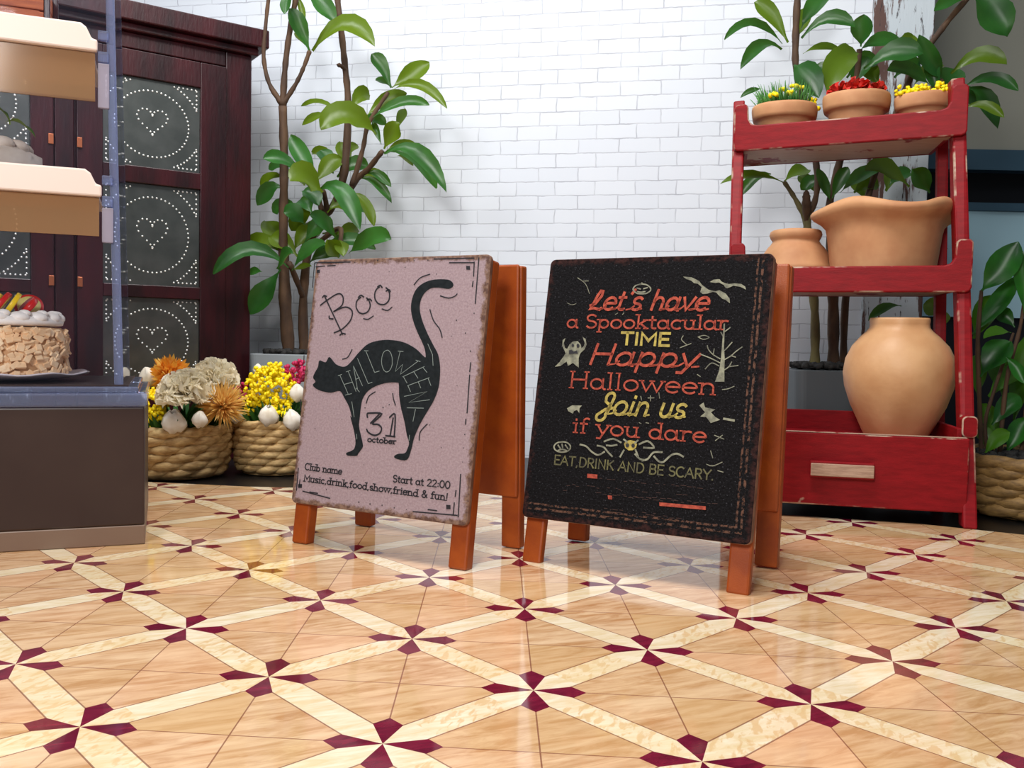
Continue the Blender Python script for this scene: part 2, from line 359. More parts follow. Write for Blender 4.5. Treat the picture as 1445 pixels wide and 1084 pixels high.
# ------------------------------------------------------------------ lettering: a small stroke alphabet (cap height 1)
def arc(cx, cy, rx, ry, a0, a1, n=14):
    return [(cx+rx*math.cos(R(a0+(a1-a0)*i/n)), cy+ry*math.sin(R(a0+(a1-a0)*i/n))) for i in range(n+1)]
X = .62
GL = {
 ' ': (.34, [], []),
 'a': (.62, [arc(.27, .3, .22, .3, 0, 360), [(.5, X), (.5, .08), (.56, 0), (.6, 0)]], []),
 'b': (.62, [[(.1, 1), (.1, 0)], arc(.32, .3, .22, .3, 0, 360)], [(.06, 1)]),
 'c': (.54, [arc(.3, .31, .24, .31, 50, 310)], []),
 'd': (.64, [[(.5, 1), (.5, 0)], arc(.28, .3, .22, .3, 0, 360)], [(.46, 1), (.54, 0)]),
 'e': (.58, [[(.06, .33), (.53, .33)], arc(.3, .31, .24, .31, 5, 315)], []),
 'f': (.4, [[(.18, 0), (.18, .8)], arc(.32, .8, .14, .18, 180, 50), [(.04, X), (.34, X)]], [(.18, 0)]),
 'h': (.64, [[(.12, 1), (.12, 0)], arc(.31, .36, .19, .26, 180, 0), [(.5, .36), (.5, 0)]], [(.08, 1), (.12, 0), (.5, 0)]),
 'i': (.3, [[(.15, X), (.15, 0)], [(.15, .82), (.15, .9)]], [(.11, X), (.15, 0)]),
 'k': (.6, [[(.12, 1), (.12, 0)], [(.48, X), (.12, .26)], [(.24, .36), (.52, 0)]], [(.08, 1), (.12, 0), (.5, 0), (.46, X)]),
 'l': (.3, [[(.15, 1), (.15, 0)]], [(.11, 1), (.15, 0)]),
 'm': (.94, [[(.1, X), (.1, 0)], arc(.28, .38, .18, .24, 180, 0), [(.46, .38), (.46, 0)], arc(.64, .38, .18, .24, 180, 0), [(.82, .38), (.82, 0)]], [(.1, 0), (.46, 0), (.82, 0), (.06, X)]),
 'n': (.64, [[(.12, X), (.12, 0)], arc(.31, .36, .19, .26, 180, 0), [(.5, .36), (.5, 0)]], [(.08, X), (.12, 0), (.5, 0)]),
 'o': (.62, [arc(.31, .31, .25, .31, 0, 360)], []),
 'p': (.62, [[(.12, X), (.12, -.3)], arc(.33, .31, .21, .3, 0, 360)], [(.08, X), (.12, -.3)]),
 'r': (.48, [[(.14, X), (.14, 0)], arc(.34, .36, .2, .25, 180, 60)], [(.1, X), (.14, 0)]),
 's': (.48, [arc(.25, .46, .17, .16, 30, 270, 8)+arc(.25, .15, .18, .15, 90, -150, 8)], []),
 't': (.4, [[(.17, .88), (.17, .12)], arc(.3, .12, .13, .12, 180, 300, 6), [(.03, X), (.34, X)]], []),
 'u': (.64, [[(.12, X), (.12, .25)], arc(.31, .25, .19, .25, 180, 360), [(.5, X), (.5, 0)]], [(.08, X), (.46, X), (.55, 0)]),
 'v': (.58, [[(.06, X), (.29, 0), (.52, X)]], [(.06, X), (.52, X)]),
 'w': (.86, [[(.05, X), (.24, 0), (.43, X*.92), (.62, 0), (.81, X)]], [(.05, X), (.43, X), (.81, X)]),
 'y': (.58, [[(.06, X), (.3, .02)], [(.53, X), (.3, .02), (.2, -.26), (.06, -.26)]], [(.06, X), (.53, X)]),
 'A': (.74, [[(.04, 0), (.37, 1), (.7, 0)], [(.16, .36), (.58, .36)]], [(.04, 0), (.7, 0)]),
 'B': (.66, [[(.12, 0), (.12, 1), (.36, 1)], arc(.36, .77, .2, .23, 90, -90, 8), [(.12, .54), (.38, .54)], arc(.38, .27, .22, .27, 90, -90, 8), [(.38, 0), (.12, 0)]], []),
 'C': (.72, [arc(.4, .5, .34, .5, 50, 310)], []),
 'D': (.74, [[(.12, 0), (.12, 1), (.32, 1)], arc(.32, .5, .34, .5, 90, -90), [(.32, 0), (.12, 0)]], []),
 'E': (.62, [[(.56, 1), (.12, 1), (.12, 0), (.56, 0)], [(.12, .52), (.5, .52)]], []),
 'H': (.8, [[(.12, 1), (.12, 0)], [(.66, 1), (.66, 0)], [(.12, .52), (.66, .52)]], [(.12, 1), (.12, 0), (.66, 1), (.66, 0)]),
 'I': (.28, [[(.14, 1), (.14, 0)]], []),
 'J': (.62, [[(.44, .1), (.5, .8)]+arc(.33, .8, .17, .22, 0, 180)+[(.2, .6), (.44, .42)], [(.44, .5), (.4, .05)]+arc(.22, -.12, .19, .2, 30, -200)+[(.3, .22), (.6, .3)]], []),
 'K': (.68, [[(.12, 1), (.12, 0)], [(.6, 1), (.12, .42)], [(.28, .58), (.62, 0)]], []),
 'L': (.66, [[(.1, .2), (.3, .3), (.46, .7), (.44, .94), (.34, .96), (.26, .7), (.2, .2), (.14, .02), (.3, .08), (.58, .0), (.64, .08)]], []),
 'M': (.86, [[(.1, 0), (.1, 1), (.43, .35), (.76, 1), (.76, 0)]], [(.1, 0), (.76, 0)]),
 'N': (.76, [[(.12, 0), (.12, 1), (.64, 0), (.64, 1)]], []),
 'R': (.66, [[(.12, 0), (.12, 1), (.36, 1)], arc(.36, .75, .2, .25, 90, -90, 8), [(.36, .5), (.12, .5)], [(.32, .5), (.6, 0)]], []),
 'S': (.6, [arc(.3, .74, .22, .24, 30, 270, 10)+arc(.3, .25, .24, .25, 90, -150, 10)], []),
 'T': (.66, [[(.04, 1), (.62, 1)], [(.33, 1), (.33, 0)]], []),
 'Y': (.68, [[(.04, 1), (.34, .48), (.64, 1)], [(.34, .48), (.34, 0)]], []),
 '0': (.66, [arc(.33, .5, .26, .5, 0, 360, 20)], []),
 '2': (.62, [arc(.3, .72, .22, .26, 160, -20, 10)+[(.08, .02), (.56, .02)]], []),
 ':': (.26, [[(.13, .1), (.13, .18)], [(.13, .5), (.13, .58)]], []),
 '.': (.24, [[(.1, 0), (.1, .08)]], []), ',': (.26, [[(.14, .08), (.08, -.14)]], []),
 "'": (.26, [[(.2, 1.02), (.12, .8)]], []), '!': (.3, [[(.16, 1), (.14, .3)], [(.14, 0), (.14, .08)]], []),
 '&': (.74, [[(.68, 0), (.2, .72)]+arc(.32, .8, .14, .18, 200, -20, 8)+[(.1, .32)]+arc(.3, .22, .22, .22, 160, 320, 8)+[(.64, .46)]], []),
}
def ribbon(mb, pts, hw, z, mi=0):
    """a flat stroke of half width hw along pts (plane z), with square caps and mitred turns"""
    P = [Vector((p[0], p[1])) for p in pts]
    P = [p for i, p in enumerate(P) if i == 0 or (p-P[i-1]).length > 1e-6]
    if len(P) < 2: return
    L = []; Rr = []
    for i, p in enumerate(P):
        t0 = (p-P[i-1]).normalized() if i else None
        t1 = (P[i+1]-p).normalized() if i < len(P)-1 else None
        if t0 is None: t = t1; p = p - t*hw*.6
        elif t1 is None: t = t0; p = p + t*hw*.6
        else:
            t = t0+t1
            t = t.normalized() if t.length > 1e-4 else t1
        n = Vector((-t.y, t.x)); k = 1
        if t0 is not None and t1 is not None: k = min(1.6, 1/max(.35, t.dot(t1)))
        L.append(p+n*hw*k); Rr.append(p-n*hw*k)
    vs = [(q.x, q.y, z) for q in L]+[(q.x, q.y, z) for q in Rr]; m = len(P)
    mb.add(vs, [(i, m+i, m+i+1, i+1) for i in range(m-1)], mi, False)
def text(mb, s, p0, p1, cap, style, z, hw, mi=0):
    """write s from baseline point p0 to p1 (board millimetres)"""
    p0 = Vector(p0)/1000; p1 = Vector(p1)/1000; d = p1-p0
    slant = .32 if style == 'script' else 0
    tot = sum(GL[c][0] for c in s); k = d.length/tot; ex = d.normalized(); cap = cap/1000; x = 0
    def mp(q): return p0+ex*(k*(x+q[0]+slant*q[1]*cap/k*.9))+Vector((0, q[1]*cap))
    prev = None
    for c in s:
        adv, st, sf = GL[c]
        for l in st: ribbon(mb, [mp(q) for q in l], hw, z, mi)
        if style == 'slab':
            for q in sf:
                e = mp(q); w = hw*2.6
                ribbon(mb, [e-ex*w, e+ex*w], hw*.7, z, mi)
        if style == 'script':
            if prev is not None and c.islower() and prev != ' ':
                ribbon(mb, [mp((-.14, .0)), mp((.04, .05)), mp((.16, .2))], hw*.55, z, mi)
            if c.islower(): ribbon(mb, [mp((adv-.16, .02)), mp((adv+.03, .06))], hw*.6, z, mi)
        prev = c; x += adv
CAT_OUTLINE = [(60,613),(87,608),(101,626),(133,602),(170,596),(197,617),(222,645),(258,674),(310,686),(358,686),(400,679),(443,661),(473,640),(483,636),(477,660),(463,684),(442,715),(422,751),(410,787),(411,821),(424,851),(452,871),(491,880),(537,879),(556,870),(560,859),(550,851),(537,850),(507,854),(478,852),(456,837),(444,813),(444,785),(457,751),(480,712),(507,674),(527,647),(538,615),(542,582),(541,544),(529,505),(510,471),(494,443),(482,419),(468,382),(462,347),(449,314),(410,314),(400,321),(414,330),(439,334),(448,350),(451,368),(440,391),(428,427),(411,467),(411,466),(397,510),(391,548),(381,552),(347,550),(306,539),(273,520),(255,494),(251,463),(251,434),(252,404),(273,352),(273,338),(259,319),(253,311),(218,309),(211,317),(230,325),(242,335),(243,358),(232,392),(212,436),(219,432),(203,466),(180,494),(159,515),(122,508),(81,512),(55,520),(42,531),(52,542),(40,555),(46,573),(56,591)]
CAT_INK = [(1.9,[(54,829),(146,702)]),(1.9,[(39,799),(67,817),(110,838),(132,827),(131,799),(99,778)]),(1.9,[(99,778),(145,793),(176,780),(173,749),(143,720),(110,707)]),(1.9,[(230,823),(238,818),(243,811),(247,803),(248,795),(246,787),(242,780),(236,775),(228,772),(220,771),(211,773),(203,777),(197,784),(192,791),(190,800),(190,808),(193,815),(199,821),(206,825)]),(1.9,[(304,856),(312,851),(318,843),(321,835),(322,826),(321,817),(317,810),(310,804),(302,801),(293,801),(284,803),(276,807),(269,814),(264,822),(262,831),(262,840),(265,848),(271,855),(278,859)]),(1.9,[(45,826),(51,832),(62,829)]),(1.9,[(82,763),(84,755),(100,753)]),(1.9,[(135,699),(145,705),(158,703)]),(1.9,[(196,825),(206,832),(218,826)]),(1.9,[(233,816),(244,819),(252,813)]),(1.9,[(270,859),(280,864),(289,857)]),(1.9,[(306,845),(317,849),(323,843)]),(1.5,[(226,755),(245,753),(265,764)]),(1.5,[(297,787),(319,782),(336,793)]),(1.5,[(413,864),(434,886),(469,897)]),(1.5,[(516,828),(546,821),(568,826),(577,834)]),(1.5,[(482,785),(499,751),(525,724),(537,698)]),(1.5,[(156,620),(177,627),(192,653)]),(1.5,[(271,481),(279,504),(302,519)]),(1.5,[(371,517),(377,498),(386,481)]),(1.5,[(-4,945),(148,944)]),(1.5,[(-5,943),(-4,860)]),(1.5,[(2,931),(40,933)]),(1.5,[(52,933),(86,934)]),(1.5,[(480,945),(626,944)]),(1.5,[(643,945),(645,804)]),(1.5,[(538,932),(627,930)]),(1.5,[(628,932),(630,888)]),(1.5,[(630,872),(629,856)]),(1.5,[(648,623),(647,596)]),(1.5,[(648,586),(651,471)]),(1.5,[(649,452),(649,437)]),(1.5,[(-9,628),(-7,604)]),(1.5,[(-3,479),(0,443)]),(1.5,[(488,378),(489,403),(512,429)]),(1.5,[(648,287),(653,161)]),(1.5,[(637,238),(636,220)]),(1.5,[(635,201),(635,165)]),(1.5,[(490,159),(649,165)]),(1.5,[(544,171),(576,171)]),(1.5,[(17,251),(19,178)]),(1.5,[(29,214),(29,191)]),(1.5,[(46,178),(163,166)]),(1.5,[(76,178),(110,177)]),(2.1,[(282,436),(279,446),(288,450),(336,450),(304,418),(327,416),(341,405),(336,389),(316,381),(292,388),(283,398)]),(2.1,[(368,441),(388,451),(393,384)]),(2.1,[(382,440),(377,384)]),(2.1,[(360,383),(396,382)]),(2.1,[(327,449),(296,418)])]
CAT_SQUARES = [[(7,921),(21,921),(22,910),(8,910)],[(600,921),(614,920),(616,908),(602,909)],[(607,192),(622,193),(624,181),(609,179)],[(23,199),(40,201),(41,188),(25,187)]]
CAT_DOTS = [(167,942),(214,944),(260,946),(372,921),(404,942),(457,942),(311,908),(644,774),(620,713),(583,752),(572,703),(494,897),(607,552),(643,658),(3,754),(234,166),(281,166),(325,165),(372,166),(419,163),(465,162),(285,285),(71,386),(179,424),(571,361),(649,366),(651,324),(650,406),(522,427),(339,471),(268,466),(362,481),(145,193)]
CAT_CHALK = [(1.0,[(153,567),(196,506)]),(1.0,[(186,581),(226,517)]),(1.0,[(173,537),(207,546)]),(1.0,[(205,599),(232,522)]),(1.0,[(205,599),(250,536)]),(1.0,[(220,556),(235,562)]),(1.0,[(219,624),(272,544)]),(1.0,[(272,544),(287,549)]),(1.0,[(249,650),(293,581)]),(1.0,[(293,581),(311,586)]),(1.0,[(358,620),(359,608),(356,597),(351,589),(345,585),(338,584),(330,588),(324,596),(319,606),(316,618),(316,630),(318,641),(323,649),(330,653),(337,654),(344,650),(351,642),(356,631),(358,620)]),(1.0,[(385,652),(374,587),(399,610),(395,579),(458,623)]),(1.0,[(404,571),(482,606)]),(1.0,[(408,570),(423,552)]),(1.0,[(445,588),(462,569)]),(1.0,[(476,604),(494,588)]),(1.0,[(426,544),(504,572)]),(1.0,[(428,543),(439,526)]),(1.0,[(465,557),(476,539)]),(1.0,[(500,570),(513,548)]),(1.0,[(417,510),(501,529),(437,492),(513,504)]),(1.0,[(213,483),(229,434)]),(1.0,[(432,475),(494,477)]),(1.0,[(464,472),(459,434)]),(1.0,[(245,380),(249,364)]),(1.0,[(451,391),(451,374)]),(1.0,[(487,677),(508,644),(514,610)]),(1.0,[(184,503),(209,509)]),(1.0,[(146,565),(161,570)]),(1.0,[(178,579),(194,584)]),(1.0,[(243,650),(259,650)]),(1.0,[(377,652),(397,651)]),(1.0,[(448,625),(465,621)]),(1.0,[(225,528),(240,516)])]
CAT_TEXT = [('Club name',[(44,249),(202,247)],21),('Start at 22:00',[(403,242),(616,241)],21),('Music,drink,food,show,friend & fun!',[(45,211),(612,205)],21),('october',[(290,359),(403,359)],17)]
HAL_TEXT = [("Let's have",[(146,804),(531,802)],62,'script','red'),('a Spooktacular',[(82,746),(598,745)],42,'slab','red'),('TIME',[(269,695),(429,694)],37,'sans','yellow'),('Happy',[(166,631),(517,631)],64,'script','red'),('Halloween',[(112,555),(582,554)],51,'slab','red'),('Join us',[(217,479),(491,482)],64,'script','yellow'),('if you dare',[(141,417),(564,415)],46,'slab','red'),('EAT,DRINK AND BE SCARY.',[(90,314),(595,311)],28,'sans','olive')]
HAL_BARS = [[(207,295),(240,295),(241,283),(208,282)],[(280,237),(294,237),(295,226),(283,226)],[(441,233),(578,236),(579,226),(443,223)]]
HAL_SHAPES = [[(448,905),(475,902),(498,891),(509,878),(529,864),(550,859),(562,862),(581,852),(594,836),(596,823),(582,833),(573,836),(563,845),(553,855),(543,857),(527,852),(513,851),(505,857),(508,872),(496,882),(484,884),(474,892),(459,897)],[(531,887),(542,894),(559,895),(567,887),(576,883),(588,880),(603,882),(624,880),(636,872),(639,863),(623,871),(602,875),(584,867),(578,870),(574,877),(559,885),(546,884)],[(84,712),(80,696),(86,680),(94,677),(100,691),(111,701),(127,703),(139,692),(143,680),(150,688),(152,697),(142,717),(153,710),(159,692),(154,677),(142,666),(139,660),(137,649),(141,619),(132,624),(119,633),(103,623),(97,637),(77,622),(58,619),(73,635),(84,652),(90,663),(85,672),(75,687),(75,705)],[(573,592),(582,625),(584,659),(584,693),(583,763),(587,763),(590,694),(595,659),(597,625),(600,593)],[(116,490),(132,500),(165,501),(158,492),(159,477),(150,487),(140,482),(138,474),(121,481)],[(533,521),(545,530),(551,516),(581,512),(569,503),(583,490),(597,483),(571,472),(556,489),(539,489),(552,502)],[(606,490),(639,487),(639,480),(605,484)]]
HAL_EYES = [[(117,689),(116,685),(113,683),(110,685),(108,688),(109,692),(112,694),(115,692)],[(136,688),(135,683),(131,681),(127,683),(125,688),(126,693),(129,695),(133,693)],[(102,661),(102,673),(110,674),(118,669),(128,673),(133,662),(124,663),(116,662)],[(332,391),(331,386),(327,384),(323,385),(321,390),(322,394),(326,396),(330,395)],[(350,391),(349,387),(345,384),(341,386),(339,390),(340,394),(344,397),(348,395)]]
HAL_SKULL = [[(315,393),(319,402),(334,406),(350,404),(356,395),(354,385),(345,377),(332,375),(320,382)]]
HAL_CHALK = [(1.5,[(583,647),(554,660),(523,671)]),(1.5,[(582,659),(560,671),(545,686),(541,697)]),(1.5,[(561,671),(562,688)]),(1.5,[(595,657),(613,669),(625,681),(642,695)]),(1.5,[(613,669),(626,665)]),(1.5,[(597,627),(609,637),(616,651)]),(1.5,[(609,637),(635,641)]),(1.5,[(589,680),(599,691),(612,708)]),(1.5,[(586,723),(577,737)]),(1.5,[(586,737),(603,751)]),(1.5,[(580,638),(558,646),(541,628)]),(2.6,[(313,407),(324,400)]),(2.6,[(358,407),(349,399)]),(2.6,[(353,379),(363,360)]),(2.6,[(317,375),(307,354)]),(2.6,[(173,381),(194,377),(214,362),(236,354),(255,365)]),(2.6,[(230,382),(251,379),(268,364),(282,353)]),(2.6,[(251,396),(278,406),(305,397)]),(2.6,[(260,385),(276,385),(293,389)]),(2.6,[(353,366),(369,353),(384,351)]),(2.8,[(377,349),(394,355),(409,375),(435,378)]),(2.8,[(412,364),(428,351),(442,350),(462,370),(480,377),(500,370)]),(2.8,[(363,396),(389,407),(409,389),(378,387)]),(2.0,[(351,867),(350,862),(345,858),(338,854),(329,853),(319,853),(310,854),(302,858),(297,863),(294,868),(296,873),(300,878),(307,881),(316,883),(326,883),(336,881),(343,877),(349,872),(351,867)]),(2.0,[(306,871),(318,868)]),(2.0,[(328,869),(340,872)]),(2.0,[(308,860),(321,858),(334,860)]),(2.0,[(316,882),(321,887)]),(2.2,[(142,371),(141,365),(137,360),(130,356),(121,354),(111,353),(102,354),(94,357),(89,361),(86,367),(87,372),(92,378),(99,382),(108,384),(117,385),(127,384),(134,381),(140,376),(142,371)]),(2.2,[(99,374),(108,364)]),(2.2,[(124,376),(134,365)]),(2.2,[(101,357),(115,362),(130,359)]),(2.2,[(112,378),(116,367)]),(1.2,[(466,725),(462,713),(478,699)]),(1.2,[(460,689),(492,702)]),(1.2,[(511,722),(529,727),(544,721),(528,715),(511,722)]),(1.0,[(103,907),(133,886),(150,855)]),(1.0,[(121,896),(142,896)]),(1.0,[(77,825),(94,819),(108,823)]),(1.0,[(244,788),(252,793)]),(1.0,[(268,788),(272,794)]),(1.2,[(353,539),(357,527)]),(1.2,[(376,535),(395,536)]),(1.2,[(383,542),(385,526)]),(1.2,[(408,553),(412,536)]),(1.2,[(356,460),(363,457)]),(1.2,[(377,461),(386,460)]),(1.2,[(596,570),(612,573),(629,581)]),(1.2,[(519,611),(529,605)]),(1.2,[(585,438),(613,429)]),(1.2,[(589,423),(608,440)]),(1.2,[(570,354),(588,351),(614,364)]),(1.2,[(578,393),(586,373)]),(1.2,[(603,339),(619,336)])]
HAL_FINE = [(0.7,[(248,285),(256,285)]),(0.7,[(272,284),(287,285)]),(0.7,[(291,285),(298,285)]),(0.7,[(326,283),(335,283)]),(0.7,[(343,286),(359,286)]),(0.7,[(365,286),(376,286)]),(0.7,[(380,283),(396,283)]),(0.7,[(424,286),(435,286)]),(0.7,[(449,285),(454,285)]),(0.7,[(473,287),(482,287)]),(0.7,[(486,285),(495,285)]),(0.7,[(500,288),(516,288)]),(0.7,[(519,286),(533,286)]),(0.7,[(537,287),(544,287)]),(0.7,[(550,285),(565,285)]),(0.7,[(143,253),(154,254)]),(0.7,[(162,258),(171,258)]),(0.7,[(174,254),(184,254)]),(0.7,[(211,259),(218,259)]),(0.7,[(222,259),(236,259)]),(0.7,[(242,255),(250,255)]),(0.7,[(276,259),(284,259)]),(0.7,[(303,260),(308,260)]),(0.7,[(312,257),(319,257)]),(0.7,[(367,262),(378,262)]),(0.7,[(386,258),(402,258)]),(0.7,[(429,260),(442,260)]),(0.7,[(490,261),(506,262)]),(0.7,[(509,262),(522,262)]),(0.7,[(133,237),(145,238)]),(0.7,[(241,241),(258,242)]),(0.7,[(266,239),(276,239)]),(0.7,[(284,242),(291,243)]),(0.7,[(296,239),(308,239)]),(0.7,[(310,241),(319,241)]),(0.7,[(326,244),(336,244)]),(0.7,[(360,242),(373,242)]),(0.7,[(382,241),(392,241)]),(0.7,[(400,243),(415,243)]),(0.7,[(418,244),(432,245)]),(0.7,[(443,245),(459,245)]),(0.7,[(464,247),(476,247)]),(0.7,[(484,244),(490,244)]),(0.7,[(523,246),(535,246)]),(0.7,[(543,244),(556,244)]),(0.7,[(562,246),(575,246)]),(0.7,[(582,245),(590,245)]),(0.7,[(595,246),(610,247)]),(0.7,[(330,240),(340,240)]),(0.7,[(346,237),(359,238)]),(0.7,[(368,240),(380,240)]),(0.7,[(389,237),(406,237)]),(0.7,[(410,241),(416,241)]),(0.7,[(424,238),(440,239)]),(0.7,[(444,238),(452,238)]),(0.7,[(475,243),(486,243)]),(0.7,[(488,243),(497,243)]),(0.7,[(505,240),(513,240)]),(0.7,[(539,241),(550,242)]),(0.7,[(273,198),(283,198)]),(0.7,[(292,196),(296,196)]),(0.7,[(300,197),(316,197)]),(0.7,[(322,198),(332,198)]),(0.7,[(392,199),(404,199)]),(0.7,[(426,200),(434,200)]),(0.7,[(292,187),(305,188)]),(0.7,[(311,190),(329,190)]),(0.7,[(336,189),(347,190)]),(0.7,[(404,194),(416,194)]),(0.7,[(419,194),(429,194)]),(0.7,[(438,191),(451,192)]),(0.7,[(456,196),(468,196)]),(0.7,[(476,192),(490,193)]),(0.7,[(496,194),(510,194)])]
LEAVES_FICUS = [(-1161,5050,2260,-1213,5025,2395,-1264,5000,2483,96),(-1168,5100,2287,-1222,5140,2362,-1277,5180,2413,48),(-1134,5000,2256,-954,4950,2384,-776,4900,2254,119),(-699,5000,2065,-755,5000,2179,-810,5000,2247,87),(-702,5050,2079,-604,5100,2165,-505,5150,2253,108),(-695,5000,2050,-537,4950,2068,-381,4900,1934,67),(-795,4980,1896,-636,4950,1972,-479,4920,1956,71),(-714,5050,2086,-757,5075,2120,-801,5100,2138,56),(-846,5050,1916,-738,5090,2017,-628,5130,2071,88),(-762,4900,1786,-899,4820,1862,-1030,4740,1774,163),(-938,5080,1965,-892,5130,2050,-845,5180,2072,97),(-1006,5100,1953,-1123,5150,2019,-1241,5200,2006,40),(-1029,5100,1917,-1127,5125,1933,-1224,5150,1886,48),(-725,4950,1695,-547,4875,1692,-369,4800,1466,102),(-724,5020,1709,-586,5030,1712,-443,5040,1528,111),(-733,5080,1737,-654,5130,1791,-573,5180,1790,48),(-733,5000,1732,-688,4975,1813,-643,4950,1861,103),(-684,5150,1877,-669,5200,1947,-654,5250,2018,57),(-764,5100,1777,-793,5125,1849,-822,5150,1922,40),(-678,5120,1719,-637,5160,1716,-594,5200,1681,45),(-855,5080,1609,-779,5080,1605,-702,5080,1537,56),(-890,5150,1609,-820,5200,1620,-746,5250,1582,90),(-1107,5000,1562,-1185,5025,1670,-1263,5050,1810,103),(-1112,5020,1542,-1052,5070,1642,-991,5120,1697,111),(-1182,4950,1590,-1275,4910,1645,-1366,4870,1639,86),(-1262,5050,1630,-1330,5075,1644,-1398,5100,1625,64),(-1046,4880,1466,-1115,4805,1519,-1181,4730,1497,178),(-1314,5100,1584,-1390,5140,1589,-1468,5180,1547,65),(-1313,5100,1520,-1391,5115,1513,-1469,5130,1426,97),(-1062,4900,1484,-939,4825,1466,-818,4750,1256,116),(-904,5050,1496,-847,5050,1437,-790,5050,1314,72),(-894,5100,1584,-797,5100,1564,-700,5100,1449,57),(-1143,5150,1460,-1221,5200,1397,-1300,5250,1300,122),(-1198,5120,1542,-1234,5170,1614,-1272,5220,1687,105),(-1051,5180,1704,-1123,5230,1749,-1196,5280,1762,82),(-1014,5200,1697,-973,5250,1770,-931,5300,1813,74),(-980,4950,1224,-1049,4920,1315,-1116,4890,1344,86),(-958,4900,1211,-939,4860,1180,-919,4820,1120,78),(-1028,5150,1245,-969,5200,1301,-908,5250,1308,82),(-904,4900,1143,-779,4840,1211,-657,4780,1218,132),(-957,4900,1119,-979,4850,1163,-999,4800,1206,101),(-1224,4950,1048,-1127,4930,1161,-1030,4910,1195,86),(-1161,5150,1234,-1194,5200,1306,-1226,5250,1347,90),(-1112,5200,1282,-1027,5240,1282,-941,5280,1233,82),(-1222,5150,1193,-1183,5200,1264,-1143,5250,1287,82),(-1236,4920,1061,-1425,4860,1149,-1607,4800,1010,101),(-1289,4900,1050,-1235,4840,1104,-1183,4780,1125,101),(-1310,5100,1158,-1429,5150,1221,-1549,5200,1220,105),(-1323,5150,1183,-1393,5210,1277,-1463,5270,1357,114),(-1312,5050,1062,-1397,5050,925,-1482,5050,804,136),(-1430,5100,1048,-1478,5120,1050,-1526,5140,1037,57),(-1236,5000,1052,-1175,4975,1071,-1115,4950,1074,40),(-1261,5000,2582,-1270,4975,2515,-1278,4950,2434,63),(-1169,5020,2568,-1088,5000,2507,-1007,4980,2401,103),(-1239,5050,2586,-1214,5050,2517,-1190,5050,2433,36),(-1029,5100,2648,-1107,5150,2654,-1186,5200,2644,81),(-1227,5080,1384,-1305,5110,1419,-1383,5140,1389,105),(-1168,5000,1304,-1221,4975,1357,-1273,4950,1365,119),(-1059,5080,1387,-989,5105,1440,-917,5130,1413,105),(-1014,5120,1593,-931,5145,1667,-846,5170,1662,97),(-1034,5100,1609,-1077,5130,1687,-1120,5160,1750,105),(-954,5140,1646,-984,5170,1735,-1015,5200,1809,90),(-1156,5120,1391,-1194,5150,1443,-1232,5180,1479,105),(-971,5120,1395,-908,5145,1440,-843,5170,1405,89),(-1172,5020,1212,-1091,5010,1299,-1010,5000,1307,111),(-1218,5050,1135,-1305,5080,1214,-1394,5110,1245,112),(-1160,5080,1099,-1078,5105,1163,-994,5130,1147,88),(-1090,5100,1190,-943,5120,1240,-795,5140,1193,89),(-1250,5100,1179,-1208,5130,1259,-1164,5160,1308,97),(-1184,4980,1487,-1131,4960,1469,-1077,4940,1406,110),(-878,5100,1900,-812,5125,1924,-745,5150,1899,73)]
